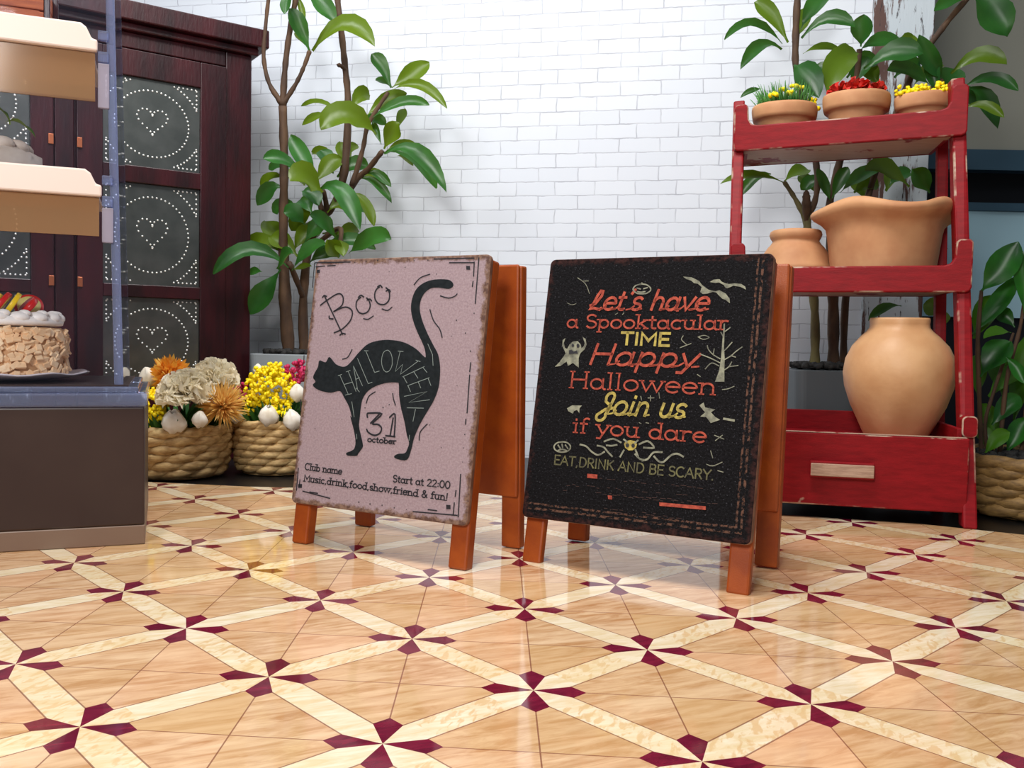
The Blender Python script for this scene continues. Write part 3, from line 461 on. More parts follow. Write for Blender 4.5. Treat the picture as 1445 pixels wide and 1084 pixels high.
LEAVES_SHELF = [(1330,4600,2213,1168,4550,2294,1014,4500,2195,58),(1313,4550,2169,1194,4490,2168,1082,4430,2030,68),(1374,4650,2237,1289,4675,2382,1206,4700,2455,88),(1436,4650,2303,1516,4675,2431,1599,4700,2502,110),(1411,4550,2226,1525,4500,2307,1641,4450,2249,79),(1436,4600,2166,1531,4600,2203,1629,4600,2184,44),(1361,4500,2078,1402,4425,2012,1443,4350,1880,128),(1425,4750,2271,1478,4800,2381,1532,4850,2492,83),(1709,4550,2191,1704,4525,2262,1698,4500,2332,108),(1685,4500,2139,1577,4425,2086,1476,4350,1914,143),(1718,4600,2186,1822,4600,2237,1928,4600,2232,87),(1713,4500,2064,1834,4450,2130,1956,4400,2113,121),(1949,4650,2149,1993,4675,2240,2038,4700,2303,96),(1732,4700,2171,1699,4750,2228,1666,4800,2256,74),(1682,4600,2016,1724,4600,2087,1766,4600,2159,95),(2154,4600,2053,2076,4575,2127,1997,4550,2256,95),(2189,4600,2082,2301,4550,2155,2416,4500,2102,98),(2263,4600,2020,2375,4560,2050,2489,4520,1982,73),(2295,4650,2024,2377,4650,1981,2464,4650,1823,103),(2243,4550,1901,2320,4510,1902,2398,4470,1835,54),(2158,4650,2004,2215,4675,2069,2272,4700,2135,125),(2061,4550,2009,1935,4510,2061,1813,4470,2057,101),(2121,4600,1982,2096,4600,2073,2070,4600,2179,73),(2070,4750,2066,2164,4800,2152,2260,4850,2210,90),(1645,4700,2043,1598,4730,2118,1552,4760,2149,97),(1684,4660,2068,1771,4680,2151,1860,4700,2163,103),(1857,4680,2042,1819,4705,2108,1781,4730,2145,104),(1911,4620,2061,1981,4630,2121,2054,4640,2123,102),(1621,4740,2090,1666,4770,2162,1712,4800,2220,83),(2235,4700,1983,2192,4725,1967,2150,4750,1921,82),(2007,4700,2159,1984,4730,2229,1962,4760,2285,82),(2251,4700,2026,2328,4725,2017,2408,4750,1963,82),(1603,4680,1523,1546,4705,1544,1491,4730,1507,82),(1758,4700,1493,1829,4720,1538,1902,4740,1539,97),(1924,4660,1526,1986,4680,1582,2048,4700,1608,89),(2236,4500,2439,2309,4475,2349,2383,4450,2219,164),(2258,4600,2457,2173,4600,2444,2089,4600,2390,66),(1362,4600,1519,1191,4570,1549,1024,4540,1494,51),(1310,4650,1570,1227,4650,1544,1146,4650,1447,63),(1395,4700,1544,1473,4750,1599,1554,4800,1625,82),(1563,4700,1489,1531,4750,1548,1499,4800,1594,67),(1603,4600,1430,1566,4600,1512,1529,4600,1593,58),(1610,4600,1445,1648,4600,1531,1687,4600,1604,73),(1670,4650,1483,1779,4675,1573,1889,4700,1620,88),(1957,4500,1492,1824,4450,1560,1697,4400,1545,114),(2084,4550,1475,2027,4525,1536,1971,4500,1583,101),(1944,4750,1512,1999,4800,1594,2056,4850,1663,98),(1853,4750,1455,1828,4790,1533,1804,4830,1598,90),(2213,4600,1199,2162,4600,1237,2112,4600,1261,58),(1255,4650,2000,1197,4650,1991,1140,4650,1954,33),(1986,4600,905,1901,4600,895,1819,4600,826,51),(2230,4650,861,2187,4675,898,2144,4700,920,118),(2213,4700,773,2262,4750,838,2312,4800,890,74)]
LEAVES_BASKET = [(2077,4000,947,2143,3975,1039,2206,3950,1166,127),(2058,4020,757,2156,4020,880,2252,4020,1027,83),(2081,4050,739,2141,4075,843,2201,4100,935,115),(2249,3950,854,2231,3950,997,2213,3950,1139,69),(2264,4050,794,2234,4075,839,2204,4100,871,71),(2194,3950,766,2119,3925,770,2047,3900,738,53),(2084,3980,569,2142,3970,661,2201,3960,729,126),(2160,3920,660,2187,3890,614,2215,3860,546,53),(2155,4000,353,2215,4000,431,2276,4000,483,95),(2187,4100,475,2278,4125,554,2372,4150,607,97),(2245,4100,280,2227,4150,364,2208,4200,436,84),(2225,4000,227,2268,4000,314,2312,4000,388,89),(2188,4050,220,2166,4075,288,2144,4100,344,71),(2335,4150,343,2394,4200,563,2454,4250,774,112),(2138,4100,474,2156,4150,577,2175,4200,668,84),(2307,4200,471,2303,4250,593,2300,4300,703,100),(2076,3900,236,2114,3875,299,2152,3850,337,74),(2346,4000,357,2404,4000,467,2463,4000,550,108),(2333,4000,611,2390,4000,751,2447,4000,866,108)]
STEMS_FICUS = [[(-1269,5120,503,36),(-1295,5100,826,36),(-1306,5080,1263,26),(-1300,5060,1655,24),(-1308,5050,1965,24)],[(-1312,5050,1981,20),(-1384,5050,2088,12),(-1416,5050,2235,12),(-1406,5050,2409,10),(-1388,5050,2583,12)],[(-1308,5050,1965,22),(-1298,5050,2160,16),(-1273,5040,2351,16),(-1227,5020,2575,16)],[(-1304,5050,1981,16),(-1232,5040,2089,12),(-1187,5030,2179,11),(-1156,5030,2265,13)],[(-1207,5200,502,33),(-1214,5180,912,25),(-1164,5160,1276,25),(-1036,5120,1433,20),(-970,5100,1630,24),(-954,5100,1985,19),(-973,5100,2201,18),(-999,5100,2415,18),(-1025,5100,2609,17)],[(-996,5120,1434,16),(-894,5100,1584,16),(-828,5060,1633,16),(-741,5000,1721,14)],[(-925,5100,1544,18),(-864,5080,1747,13),(-829,5050,1878,12),(-720,5040,2052,11)],[(-1214,5180,912,16),(-1236,5000,1060,16),(-1252,5000,1091,16)],[(-1180,5160,1215,16),(-1072,5100,1390,14),(-1071,5000,1500,16)],[(-1163,5160,1195,16),(-998,5100,1304,14),(-970,5000,1202,12)],[(-965,5100,2182,12),(-993,5060,2200,10),(-1003,5050,2193,12)],[(-1096,5120,1392,16),(-1129,5100,1528,16),(-1119,5050,1598,12)]]
STEMS_SHELF = [[(1555,4600,577,25),(1544,4600,867,22),(1505,4600,1156,22),(1483,4600,1371,22)],[(1484,4600,1335,18),(1422,4600,1441,12),(1362,4600,1526,11)],[(1484,4600,1335,18),(1537,4620,1465,15),(1529,4640,1666,16),(1418,4620,2051,16),(1403,4620,2264,18),(1406,4620,2475,18)],[(1668,4650,578,29),(1655,4650,908,29),(1627,4650,1272,22),(1620,4650,1453,18),(1696,4620,1844,18),(1722,4600,2193,15)],[(1738,4700,578,19),(1743,4700,1023,19),(1849,4700,1539,17),(2011,4660,2075,16),(2154,4640,2321,15),(2288,4620,2493,15)],[(1945,4680,1863,13),(2087,4620,1994,13),(2147,4600,2053,12)],[(1485,4600,1317,11),(1469,4560,1400,23),(1463,4550,1452,18),(1462,4550,1476,4)]]
STEMS_BASKET = [[(2115,4000,193,10),(2092,4000,479,10),(2074,4000,732,10),(2080,4000,953,8)],[(2194,4000,194,10),(2210,4000,545,10),(2261,4000,799,8),(2266,3980,987,6)],[(2157,4020,191,10),(2134,4020,351,8),(2160,4020,479,8),(2248,4030,768,6)],[(2301,4020,194,10),(2319,4020,483,8),(2345,4020,738,8)]]
# ------------------------------------------------------------------ setting
structure(MB().box(-6, 6, -1.6, 9, -.06, -.014).build('ground', 'dark_table'), 'dark table top below the patterned floor sheet')
_fl = [(-2.9, -1.2), (2.9, -1.2), (2.9, 3.13), (1.93, 3.32), (1.617, 3.49), (1.125, 3.62), (-.056, 4.02), (-1.2, 4.04), (-2.9, 4.3)]
_m = MB(); _m.add([(x, y, 0) for x, y in _fl]+[(x, y, -.013) for x, y in _fl], [list(range(9)), list(range(17, 8, -1))]+[(i, i+9, (i+1) % 9+9, (i+1) % 9) for i in range(9)], 0, False)
structure(_m.build('floor', 'parquet'), 'glossy parquet sheet of tan squares with burgundy pinwheels')
WY = -11
wl = MB().box(-3.4, 1.98, 0, .05, -.014, 4.2).build('wall_back', 'white_brick'); wl.matrix_world = TR(0, 5.38, 0, R(WY)); structure(wl, 'white painted brick wall')
wr = MB().box(1.4, 6.2, 6.6, 6.7, 2.11, 5.0).build('wall_right', 'room_wall'); structure(wr, 'grey room wall beyond the brick backdrop')
structure(MB().box(1.4, 6.2, 6.5, 6.62, 1.985, 2.13).build('trim_1', 'blue_trim'), 'dull blue band under the grey wall')
structure(MB().box(1.4, 6.2, 7.0, 7.1, -.014, 2.4).build('wall_rear', 'dark_recess'), 'black recess under the blue band')
_b = MB(); _b.box(1.4, 6.2, 6.56, 6.66, .93, 1.70).box(1.4, 6.2, 6.52, 6.70, 1.70, 1.755, 1)
structure(_b.build('trim_2', ['blue_panel', 'blue_trim']), 'pale blue panel of the room behind')
structure(MB().box(1.4, 6.2, 6.7, 6.76, -.014, .93).build('wall_lower', 'dark_recess'), 'black space under the pale blue panel')
tag(MB().box(-.155, .155, -.05, .05, -.014, 4.2).build('wooden_post', 'peeling_paint', None, .006), 'wooden post with white paint peeling off, standing where the brick wall ends', 'post').matrix_world = TR(2.09, 4.98, 0, R(-14))

# ------------------------------------------------------------------ sandwich boards
def rounded(x0, x1, z0, z1, r, n=5):
    out = []
    for cx, cz, a in ((x1-r, z0+r, -90), (x1-r, z1-r, 0), (x0+r, z1-r, 90), (x0+r, z0+r, 180)):
        out += [(cx+r*math.cos(R(a+90*i/n)), cz+r*math.sin(R(a+90*i/n))) for i in range(n+1)]
    return out
def sandwich_board(name, label, P, board_mats, hal):
    x, y, yaw, W, h, a, D, b, e = P; TB = .030 if hal else .018
    root = thing(name, label, 'sign', TR(x, y, 0, yaw))
    L = math.hypot(a, h); bs = b*L/h
    MF = Matrix(((1, 0, 0, 0), (0, a/L, -h/L, 0), (0, h/L, a/L, 0), (0, 0, 0, 1)))     # board frame: x along, y up the slope, z out
    flip = Matrix(((1, 0, 0, 0), (0, 0, 1, 0), (0, 1, 0, 0), (0, 0, 0, 1)))           # prism polygon into the board frame
    bd = MB().prism(rounded(0, W, bs, L, .018), -TB, 0, flip)
    for i, f in enumerate(bd.f):
        if i > 1: bd.mi[i] = 1
    bo = bd.build('front_board', board_mats, root, .004); bo.matrix_local = MF
    for s in (0, 1):
        u0 = .002 if s == 0 else W-.066
        lg = MB().box(u0, u0+.064, .004, L-.012, -.062, -TB-.0005).build('leg', 'orange_wood', root, .007); lg.matrix_local = MF
    # rear frame: panel and two legs, standing almost upright
    hb = h*.985; L2 = math.hypot(e-D, hb)
    MR = Matrix(((1, 0, 0, 0), (0, (e-D)/L2, -hb/L2, D), (0, hb/L2, (e-D)/L2, 0), (0, 0, 0, 1)))
    rb = MB().box(.004, W-.004, .175, L2, .0365, .05).build('back_board', 'orange_wood', root, .007); rb.matrix_local = MR
    for s in (0, 1):
        u0 = 0 if s == 0 else W-.07
        lg = MB().box(u0, u0+.07, .003, L2-.004, -.002, .036).build('leg', 'orange_wood', root, .006); lg.matrix_local = MR
    return root, bo
P_CAT = (-.7346, 2.9326, -.5014, .6852, .9464, .1317, .3884, .1349, .3639)
P_HAL = (.0243, 2.7391, -.5053, .7111, .9508, .1919, .3987, .14, .47)
board_material('pink_board', srgb(168, 148, 153), srgb(150, 129, 136), srgb(136, 108, 92), srgb(92, 66, 58), P_CAT[3], .136, .956, False)
board_material('black_board', (.004, .0036, .0042), (.010, .0095, .011), srgb(58, 36, 34), srgb(22, 16, 18), P_HAL[3], .143, .970, True)
MM = .001
def smooth(P, closed_=False, n=4):
    if len(P) < 3: return P
    out = []; N = len(P)
    for i in range(N if closed_ else N-1):
        g = (lambda k: P[k % N]) if closed_ else (lambda k: P[min(max(k, 0), N-1)])
        a, b, c, d = g(i-1), g(i), g(i+1), g(i+2)
        for j in range(n):
            t = j/n; out.append(tuple(.5*(2*b[k]+(c[k]-a[k])*t+(2*a[k]-5*b[k]+4*c[k]-d[k])*t*t+(3*b[k]-a[k]-3*c[k]+d[k])*t**3) for k in (0, 1)))
    if not closed_: out.append(P[-1])
    return out
sb, bo = sandwich_board('sandwich_board', 'sandwich board with a black cat on a pinkish panel, orange legs', P_CAT, ['pink_board', 'worn_edge'], 0)
m = MB(); m.poly([(x*MM, y*MM, .0012) for x, y in smooth(CAT_OUTLINE, True)])
for w, p in CAT_CHALK: ribbon(m, [(x*MM, y*MM) for x, y in p], w*MM, .002, 1)
tag(m.build('cat_picture', ['cat_black', 'chalk_grey'], bo), 'black arched cat with grey writing on its body')
m = MB()
for w, p in CAT_INK:
    if w == 1.5: ribbon(m, [(x*MM, y*MM) for x, y in smooth(p)], w*1.3*MM, .0012)
for q in CAT_SQUARES: m.poly([(x*MM, y*MM, .0012) for x, y in q])
for x, y in CAT_DOTS:
    r = random.uniform(1.3, 2.6); m.poly([((x+r*math.cos(t))*MM, (y+r*math.sin(t))*MM, .0012) for t in [i*math.pi/4 for i in range(8)]])
tag(m.build('printed_lines', 'ink', bo), 'thin dark dashes, dots and corner lines')
for w0, nm in ((1.9, 'Boo lettering in thin dark strokes'), (2.1, 'date 31 in dark outline figures')):
    m = MB()
    for w, p in CAT_INK:
        if w == w0: ribbon(m, [(x*MM, y*MM) for x, y in smooth(p)], w*1.35*MM, .0012)
    tag(m.build('lettering', 'ink', bo), nm)
for t, (p0, p1), c in CAT_TEXT:
    m = MB(); text(m, t, p0, p1, c, 'slab', .0012, .0020); tag(m.build('lettering', 'ink', bo), 'small dark line of writing')
sb, bo = sandwich_board('sandwich_board', 'black sandwich board with red and yellow party lettering, orange legs', P_HAL, ['black_board', 'worn_edge'], 1)
CM = {'red': 'print_red', 'yellow': 'print_yellow', 'olive': 'print_olive'}
for t, (p0, p1), c, st, col in HAL_TEXT:
    m = MB(); text(m, t, p0, p1, c, st, .0014, {'script': .0043, 'slab': .0029, 'sans': .0042 if col == 'yellow' else .0022}[st])
    tag(m.build('lettering', CM[col], bo), col+' lettering, one line of the board')
for q in HAL_BARS: MB().poly([(x*MM, y*MM, .0014) for x, y in q]).build('orange_bar', 'print_red', bo)
m = MB()
for w, p in HAL_FINE: ribbon(m, [(x*MM, y*MM) for x, y in p], w*MM, .0012)
tag(m.build('faint_lettering', 'print_faint', bo), 'faint brown small print')['kind'] = 'stuff'
for nm, q in zip(('bat_drawing', 'bat_drawing', 'ghost_drawing', 'tree_drawing', 'cat_drawing', 'witch_drawing', 'broom_drawing'), HAL_SHAPES):
    m = MB().poly([(x*MM, y*MM, .0012) for x, y in q], 0)
    if nm == 'ghost_drawing':
        for e in HAL_EYES[:3]: m.poly([(x*MM, y*MM, .0022) for x, y in e], 1)
    m.build(nm, ['print_grey', 'ink'], bo)
m = MB().poly([(x*MM, y*MM, .0012) for x, y in HAL_SKULL[0]], 0)
for e in HAL_EYES[3:]: m.poly([(x*MM, y*MM, .0022) for x, y in e], 1)
m.build('skull_drawing', ['print_yellow', 'ink'], bo)
m = MB()
for w, p in HAL_CHALK: ribbon(m, [(x*MM, y*MM) for x, y in smooth(p)], w*MM, .0016)
tag(m.build('chalk_lines', 'print_grey', bo), 'thin grey branches, ribbons and scribbles')

# ------------------------------------------------------------------ red plant stand
SW, SAL, SAR, SH = .955, .740, .495, 1.869
def s_lean(x, z): return (SAL+(SAR-SAL)*x/SW)*z/SH
M_ST = TR(.863, 3.609, 0, R(-13))
st = thing('plant_stand', 'red painted three-tier plant stand with scuffed edges and a drawer', 'plant stand', M_ST)
def at_z(zr): return lambda x, y, z: (x, y+s_lean(x, zr), z)
def leaning(x, y, z): return (x, y+s_lean(x, z), z)
def rearlean(x, y, z): return (x, y+.45+s_lean(x, z)*.45, z)
for x0 in (0, SW-.052):
    m = MB().box(x0, x0+.052, .0, .075, 0, SH-.02); m.warp(leaning).build('front_post', ['red_paint', 'worn_red_edge'], st, .008)
    m = MB().box(x0+(.012 if x0 == 0 else -.012), x0+.045+(.012 if x0 == 0 else -.012), 0, .045, 0, SH-.1); m.warp(rearlean).build('rear_post', 'red_paint', st, .006)
def apron_poly(x0, x1, z0, z1, ear, er=.062):
    lo = [(x0+.02, z0), (x1-.02, z0), (x1-.006, z0+.006), (x1, z0+.02)]
    right = [(x1, z1+ear-.012), (x1-.012, z1+ear), (x1-er+.012, z1+ear), (x1-er, z1+ear-.012), (x1-er-.004, z1+.03), (x1-er-.016, z1+.008), (x1-er-.04, z1)]
    left = [(2*SW/2-px+0, pz) for px, pz in reversed([(px, pz) for px, pz in right])]
    left = [(x0+(x1-px), pz) for px, pz in reversed(right)]
    return lo+right+left+[(x0, z0+.02), (x0+.006, z0+.006)]
for zb, zt, dep, ear in ((1.584, 1.697, .36, .10), (.919, 1.028, .36, .105)):
    m = MB().prism(apron_poly(.004, SW-.004, zb, zt, ear), -.024, .0, None)
    m.warp(at_z(zb)).build('apron', ['red_paint', 'worn_red_edge'], st, .006)
    m = MB().box(.054, SW-.054, .0, dep, zb+.004, zb+.024, 0, None, 1); m.warp(at_z(zb)).build('shelf', ['red_paint', 'bare_underside'], st, .002)
    for x0 in (.053, SW-.073):
        m = MB().box(x0, x0+.02, .076, dep, zb+.003, zb+.10); m.warp(at_z(zb)).build('side_rail', 'red_paint', st, .004)
    m = MB().box(.054, SW-.054, dep, dep+.02, zb+.003, zb+.09); m.warp(at_z(zb)).build('back_rail', 'red_paint', st, .004)
# drawer tier
MB().box(.055, SW-.055, .07, .58, .29, .312).warp(at_z(0)).build('shelf', 'red_paint', st, .003)
MB().box(.055, SW-.055, .58, .60, .06, .40).build('back_panel', 'red_paint', st, .003)
for x0 in (.052, SW-.07): MB().box(x0, x0+.018, .076, .58, .06, .38).build('side_panel', 'red_paint', st, .003)
for x0 in (.0, SW-.052): MB().prism(rounded(x0-.003, x0+.055, .345, .43, .02), .03, .11).warp(lambda x, y, z: (x, y+.04, z)).build('shelf_cleat', ['red_paint', 'worn_red_edge'], st, .005)
dr = MB().box(.02, SW-.035, .025, .050, .056, .346).box(.06, SW-.06, .05, .55, .075, .285).build('drawer', ['red_paint', 'worn_red_edge'], st, .006)
hd = MB().box(.335, .575, -.008, .018, .172, .236, 0).box(.345, .565, .018, .026, .185, .225, 0).build('handle', 'red_paint', dr, .006)
hf = MB().box(.337, .573, -.013, -.0075, .178, .228).build('handle_face', 'bare_wood', dr, .003); tag(hf, 'bare wood where the paint is worn off the handle')
tag(MB().box(.03, SW-.045, .0265, .0495, .3462, .3485).build('worn_edge', 'bare_underside', dr), 'pale worn strip along the drawer top')

# ------------------------------------------------------------------ clay pots on the stand
def pot(name, label, loc, prof, mat='terracotta', wob=None, n=48, group=None):
    o = MB().lathe(prof, n, None, 0, wob).build(name, mat, None); o.location = loc
    return tag(o, label, 'pot', group)
def closed(outer, t):      # wall of thickness t back down the inside
    inner = [(max(r-t, .004), z) for r, z in reversed(outer)]
    inner[-1] = (max(outer[0][0]-t, .004), outer[0][1]+t)
    return [(.001, outer[0][1])]+outer+inner+[(.001, outer[0][1]+t)]
def lumpy(k, amp):
    ph = random.uniform(0, 6)
    return lambda a, j, r, z: (amp*math.sin(2*a+ph+z*k)+amp*.6*math.sin(3*a+j*.4), amp*.4*math.sin(a*3+ph))
Z1 = 1.610; Z2 = .944; Z3 = .3125
def flower_pot(label, x, y, z, rr, h):
    root = thing('potted_flowers', label, 'flower pot', TR(x, y, z), 'small clay flower pots on the top shelf')
    pr = closed([(rr*.62, 0), (rr*.66, .008), (rr*.80, h*.50), (rr*.84, h*.62), (rr*.85, h*.66), (rr*.93, h*.68), (rr*.985, h*.70), (rr*1.005, h*.76), (rr*1.02, h*.86), (rr*1.02, h*.94), (rr*1.0, h*.985), (rr*.96, h)], rr*.16)
    MB().lathe(pr, 40, None, 0, lumpy(9, .003)).build('pot', 'terracotta', root)
    s = MB(); s.lathe([(.001, h*.84), (rr*.5, h*.86), (rr*.82, h*.84)], 24); s.build('soil', 'soil', root)
    return root, rr, h
def sprig_bloom(mb, c, r, n, k, mi=0):
    for i in range(n):
        a = random.uniform(0, 6.28); q = r*math.sqrt(random.random()); up = random.uniform(0, k)*(1-.5*(q/r)**2)
        mb.ball((c[0]+q*math.cos(a), c[1]+q*math.sin(a), c[2]+up), random.uniform(.008, .014), 6, 4, (1, 1, .9), None, mi, .25)
f, rr, h = flower_pot('small clay pot of green grass with a few yellow flowers on the red top shelf', 1.270, 4.32, Z1, .150, .212)
m = MB()
for i in range(300):
    a = random.uniform(0, 6.28); q = rr*.78*math.sqrt(random.random()); b0 = Vector((q*math.cos(a), q*math.sin(a), h*.85))
    d = Vector((math.cos(a)*random.uniform(.0, .055)-.01, math.sin(a)*random.uniform(0, .05), random.uniform(.06, .13)))
    m.tube([b0, b0+d*.6+Vector((0, 0, .01)), b0+d], [.0032, .0026, .0008], 4)
tag(m.build('grass', 'grass_green', f), 'thin green grass blades')['kind'] = 'stuff'
m = MB()
for cx, cy, cz in ((-.03, -.07, .10), (.02, -.05, .12), (.11, -.04, .045), (.125, -.06, .02), (.06, -.02, .125), (-.08, -.08, .07), (.12, -.03, .07), (.0, -.09, .08)): sprig_bloom(m, (cx, cy, h*.9+cz-.02), .02, 5, .015)
tag(m.build('blossom', 'petal_yellow', f), 'yellow blossoms')
f, rr, h = flower_pot('small clay pot of red flowers on the red top shelf', 1.562, 4.19, Z1, .147, .235)
m = MB()
def ruffle(mb, c, r, n, mi=0, lean=.6, pw=.5, up=1.0):
    """a round bloom of n short crinkled petals around c"""
    for i in range(n):
        th = random.uniform(0, 6.283); ph = math.acos(random.uniform(-.15, 1))
        d = Vector((math.sin(ph)*math.cos(th), math.sin(ph)*math.sin(th), math.cos(ph)*up))
        s = d.orthogonal().normalized(); s = Matrix.Rotation(random.uniform(0, 6.28), 3, d) @ s; u = d.cross(s)
        b = Vector(c)+d*r*.35; w = r*pw*random.uniform(.7, 1.2); L = r*random.uniform(.55, .8)
        k = random.uniform(-.25, .25)*r
        mb.add([b-s*w*.3, b+s*w*.3, b+d*L*.6+s*w*.6+u*k, b+d*L*.6-s*w*.6+u*k*.4, b+d*L+s*w*.45-u*k, b+d*L-s*w*.45+u*k, b+d*L*1.06+u*k*.3], [(0, 1, 2, 3), (3, 2, 4, 5), (5, 4, 6)], mi, True)
for i in range(13):
    a = random.uniform(0, 6.28); q = rr*.72*math.sqrt(random.random()); ruffle(m, (q*math.cos(a), q*math.sin(a), h*.93+.04*(1-(q/rr)**2)), .050, 28, 0, pw=.45)
m.build('blossom', 'petal_red', f)
m = MB()
for i in range(14):
    a = random.uniform(0, 6.28); q = rr*.7; m.tube([(q*math.cos(a)*.6, q*math.sin(a)*.6, h*.85), (q*math.cos(a), q*math.sin(a), h+.05)], [.004, .001], 5)
m.build('stem', 'flower_green', f)
f, rr, h = flower_pot('small clay pot filled with yellow flowers only, on the red top shelf', 1.818, 4.06, Z1, .123, .203)
m = MB()
for i in range(16):
    a = random.uniform(0, 6.28); q = rr*.75*math.sqrt(random.random()); sprig_bloom(m, (q*math.cos(a), q*math.sin(a), h*.97), .034, 11, .05)
sprig_bloom(m, (-.12, -.02, h*1.02), .02, 7, .045); sprig_bloom(m, (.09, -.03, h*1.05), .015, 7, .05)
m.build('blossom', 'petal_yellow', f)
pot('clay_jar', 'squat round clay jar beside the ruffled pot on the middle shelf', (1.315, 4.22, Z2),
    closed([(.095, 0), (.125, .02), (.160, .07), (.168, .105), (.166, .118), (.160, .124), (.152, .165), (.125, .205), (.112, .218), (.104, .232), (.106, .238), (.112, .246), (.118, .262), (.114, .278), (.106, .284)], .018), 'terracotta', lumpy(5, .002))
def ruff(a, j, r, z):
    k = max(0, (z-.23)/.13); w = math.sin(4*a+1.9)
    return (.018*k*w+.003*math.sin(3*a), .020*k*math.sin(4*a+1.9+math.pi))
pot('ruffled_pot', 'large clay pot with a wavy flared rim on the middle shelf', (1.632, 3.985, Z2),
    closed([(.200, 0), (.209, .015), (.218, .09), (.228, .17), (.236, .235), (.241, .272), (.258, .294), (.286, .314), (.300, .331), (.300, .346), (.288, .362)], .022), 'terracotta', ruff, 72)
pot('clay_vase', 'round-bellied pale clay vase with a narrow base standing over the drawer', (1.640, 3.800, Z3),
    closed([(.118, 0), (.128, .012), (.152, .06), (.186, .13), (.212, .21), (.220, .27), (.212, .33), (.188, .385), (.154, .425), (.130, .447), (.119, .462), (.117, .478), (.119, .494), (.116, .503)], .016), 'terracotta_pale', lambda a, j, r, z: (.0035*math.sin(2*a+1+6*z)+.0022*math.sin(5*a+14*z)+.0018*math.sin(7*a-22*z), 0), 72)

# ------------------------------------------------------------------ mahogany cabinet with punched tin doors
cb = thing('cabinet', 'dark mahogany cabinet with heart-punched tin door panels', 'cabinet', TR(-1.5, 5.1, -.014, R(35)))
CWD, CD = 1.9, .62
m = MB(); m.box(-CWD, 0, .012, CD, .06, 2.26); m.build('body', 'mahogany', cb, .006)
for x0 in (-CWD, -.145): MB().box(x0, x0+.145, -.012, .0115, 0, 2.26).build('stile', 'mahogany', cb, .006)
MB().box(-CWD+.146, -.146, -.010, .0115, 2.18, 2.26).build('top_rail', 'mahogany', cb, .005)
MB().box(-CWD+.146, -.146, -.010, .0115, .10, .21).build('bottom_rail', 'mahogany', cb, .005)
MB().box(-1.0+.006, -.90-.006, -.008, .0115, .211, 2.179).build('centre_stile', 'mahogany', cb, .005)
MB().box(-CWD-.075, .075, -.085, CD+.03, 2.30, 2.40).box(-CWD-.03, .03, -.045, CD, 2.26, 2.30).build('crown', 'mahogany', cb, .008)
PZ = ((.42, .89), (.957, 1.487), (1.575, 2.035))
for dx0, dx1, px0, px1 in ((-.897, -.147, -.775, -.285), (-1.753, -1.003, -1.595, -1.105)):
    m = MB()
    m.box(dx0, px0, -.03, .0, .22, 2.17).box(px1, dx1, -.03, 0, .22, 2.17)
    zs = [.22]+[q for p in PZ for q in p]+[2.17]
    for k in range(0, len(zs), 2): m.box(px0, px1, -.034 if 0 < k < 6 else -.029, 0, zs[k], zs[k+1])
    d = m.build('door', 'mahogany', cb, .004)
    for z0, z1 in PZ:
        m = MB().box(px0+.001, px1-.001, -.012, -.006, z0+.001, z1-.001); cx, cz = (px0+px1)/2, (z0+z1)/2; w, hh = (px1-px0)/2, (z1-z0)/2
        pts = []
        for i in range(52):
            q = i*2*math.pi/52; pts.append((cx+.76*w*math.cos(q), cz+.75*hh*math.sin(q)))
        for i in range(24):
            q = i*2*math.pi/24; pts.append((cx+w*.30*(math.sin(q)**3)*1.05, cz+.02+hh*.020*(13*math.cos(q)-5*math.cos(2*q)-2*math.cos(3*q)-math.cos(4*q))))
        for sx in (-1, 1):
            for sz in (-1, 1):
                for i in range(9):
                    q = R(26+38*i/8); pts.append((cx+sx*1.03*w*math.cos(q), cz+sz*1.03*hh*math.sin(q)))
                for i in range(5):
                    pts.append((cx+sx*w*.93, cz+sz*hh*(.5+.1*i))); pts.append((cx+sx*w*(.55+.09*i), cz+sz*hh*.93))
        for x, z in pts: m.ball((x, -.0125, z), .0056, 7, 4, (1, .6, 1), None, 1)
        tag(m.build('tin_panel', ['punched_tin', 'tin_dot_glints'], d), 'grey tin panel punched with bright dots, a heart in a ring')
    hx = dx0+.012 if dx0 > -1 else dx1-.012
    for z in (.93, 1.63): MB().box(hx-.012, hx+.012, -.04, -.031, z, z+.05).build('hinge', 'copper', d, .002)

# ------------------------------------------------------------------ display case with cakes
M_DC = TR(-1.185, 2.885, 0, R(21.4))
dc = thing('display_case', 'clear display case on a dark brown base, with tan trays inside', 'display case', M_DC)
DW, DD = 1.05, .78
MB().box(-DW, 0, .0, DD, .064, .448).build('base', 'case_base', dc, .006)
tag(MB().box(-DW-.001, .001, -.001, DD, .001, .0635).build('base_strip', 'case_strip', dc, .003), 'paler brown strip along the foot')
MB().box(-DW-.006, .006, -.008, DD+.006, .449, .492).box(-DW+.02, -.02, .012, DD-.02, .4921, .512).build('flange', 'acrylic_edge', dc, .006)
MB().box(-DW+.05, -.05, .05, DD-.05, .5125, .5165).build('case_floor', 'case_base', dc)
ZT = 2.12
def taper(x, y, z):
    k = (z-.513)/(ZT-.513)*.040
    return ((x+DW/2)*(1-2*k/DW)-DW/2, (y-DD/2)*(1-2*k/DD)+DD/2, z)
def pane(x0, x1, y0, y1): return MB().box(x0, x1, y0, y1, .513, ZT).warp(taper)
i0 = .066
for x0, x1, y0, y1 in ((-DW+i0+.03, -i0-.03, i0, i0+.008), (-DW+i0+.03, -i0-.03, DD-i0-.008, DD-i0), (-i0-.008, -i0, i0+.03, DD-i0-.03), (-DW+i0, -DW+i0+.008, i0+.03, DD-i0-.03)):
    pane(x0, x1, y0, y1).build('clear_wall', 'acrylic', dc)
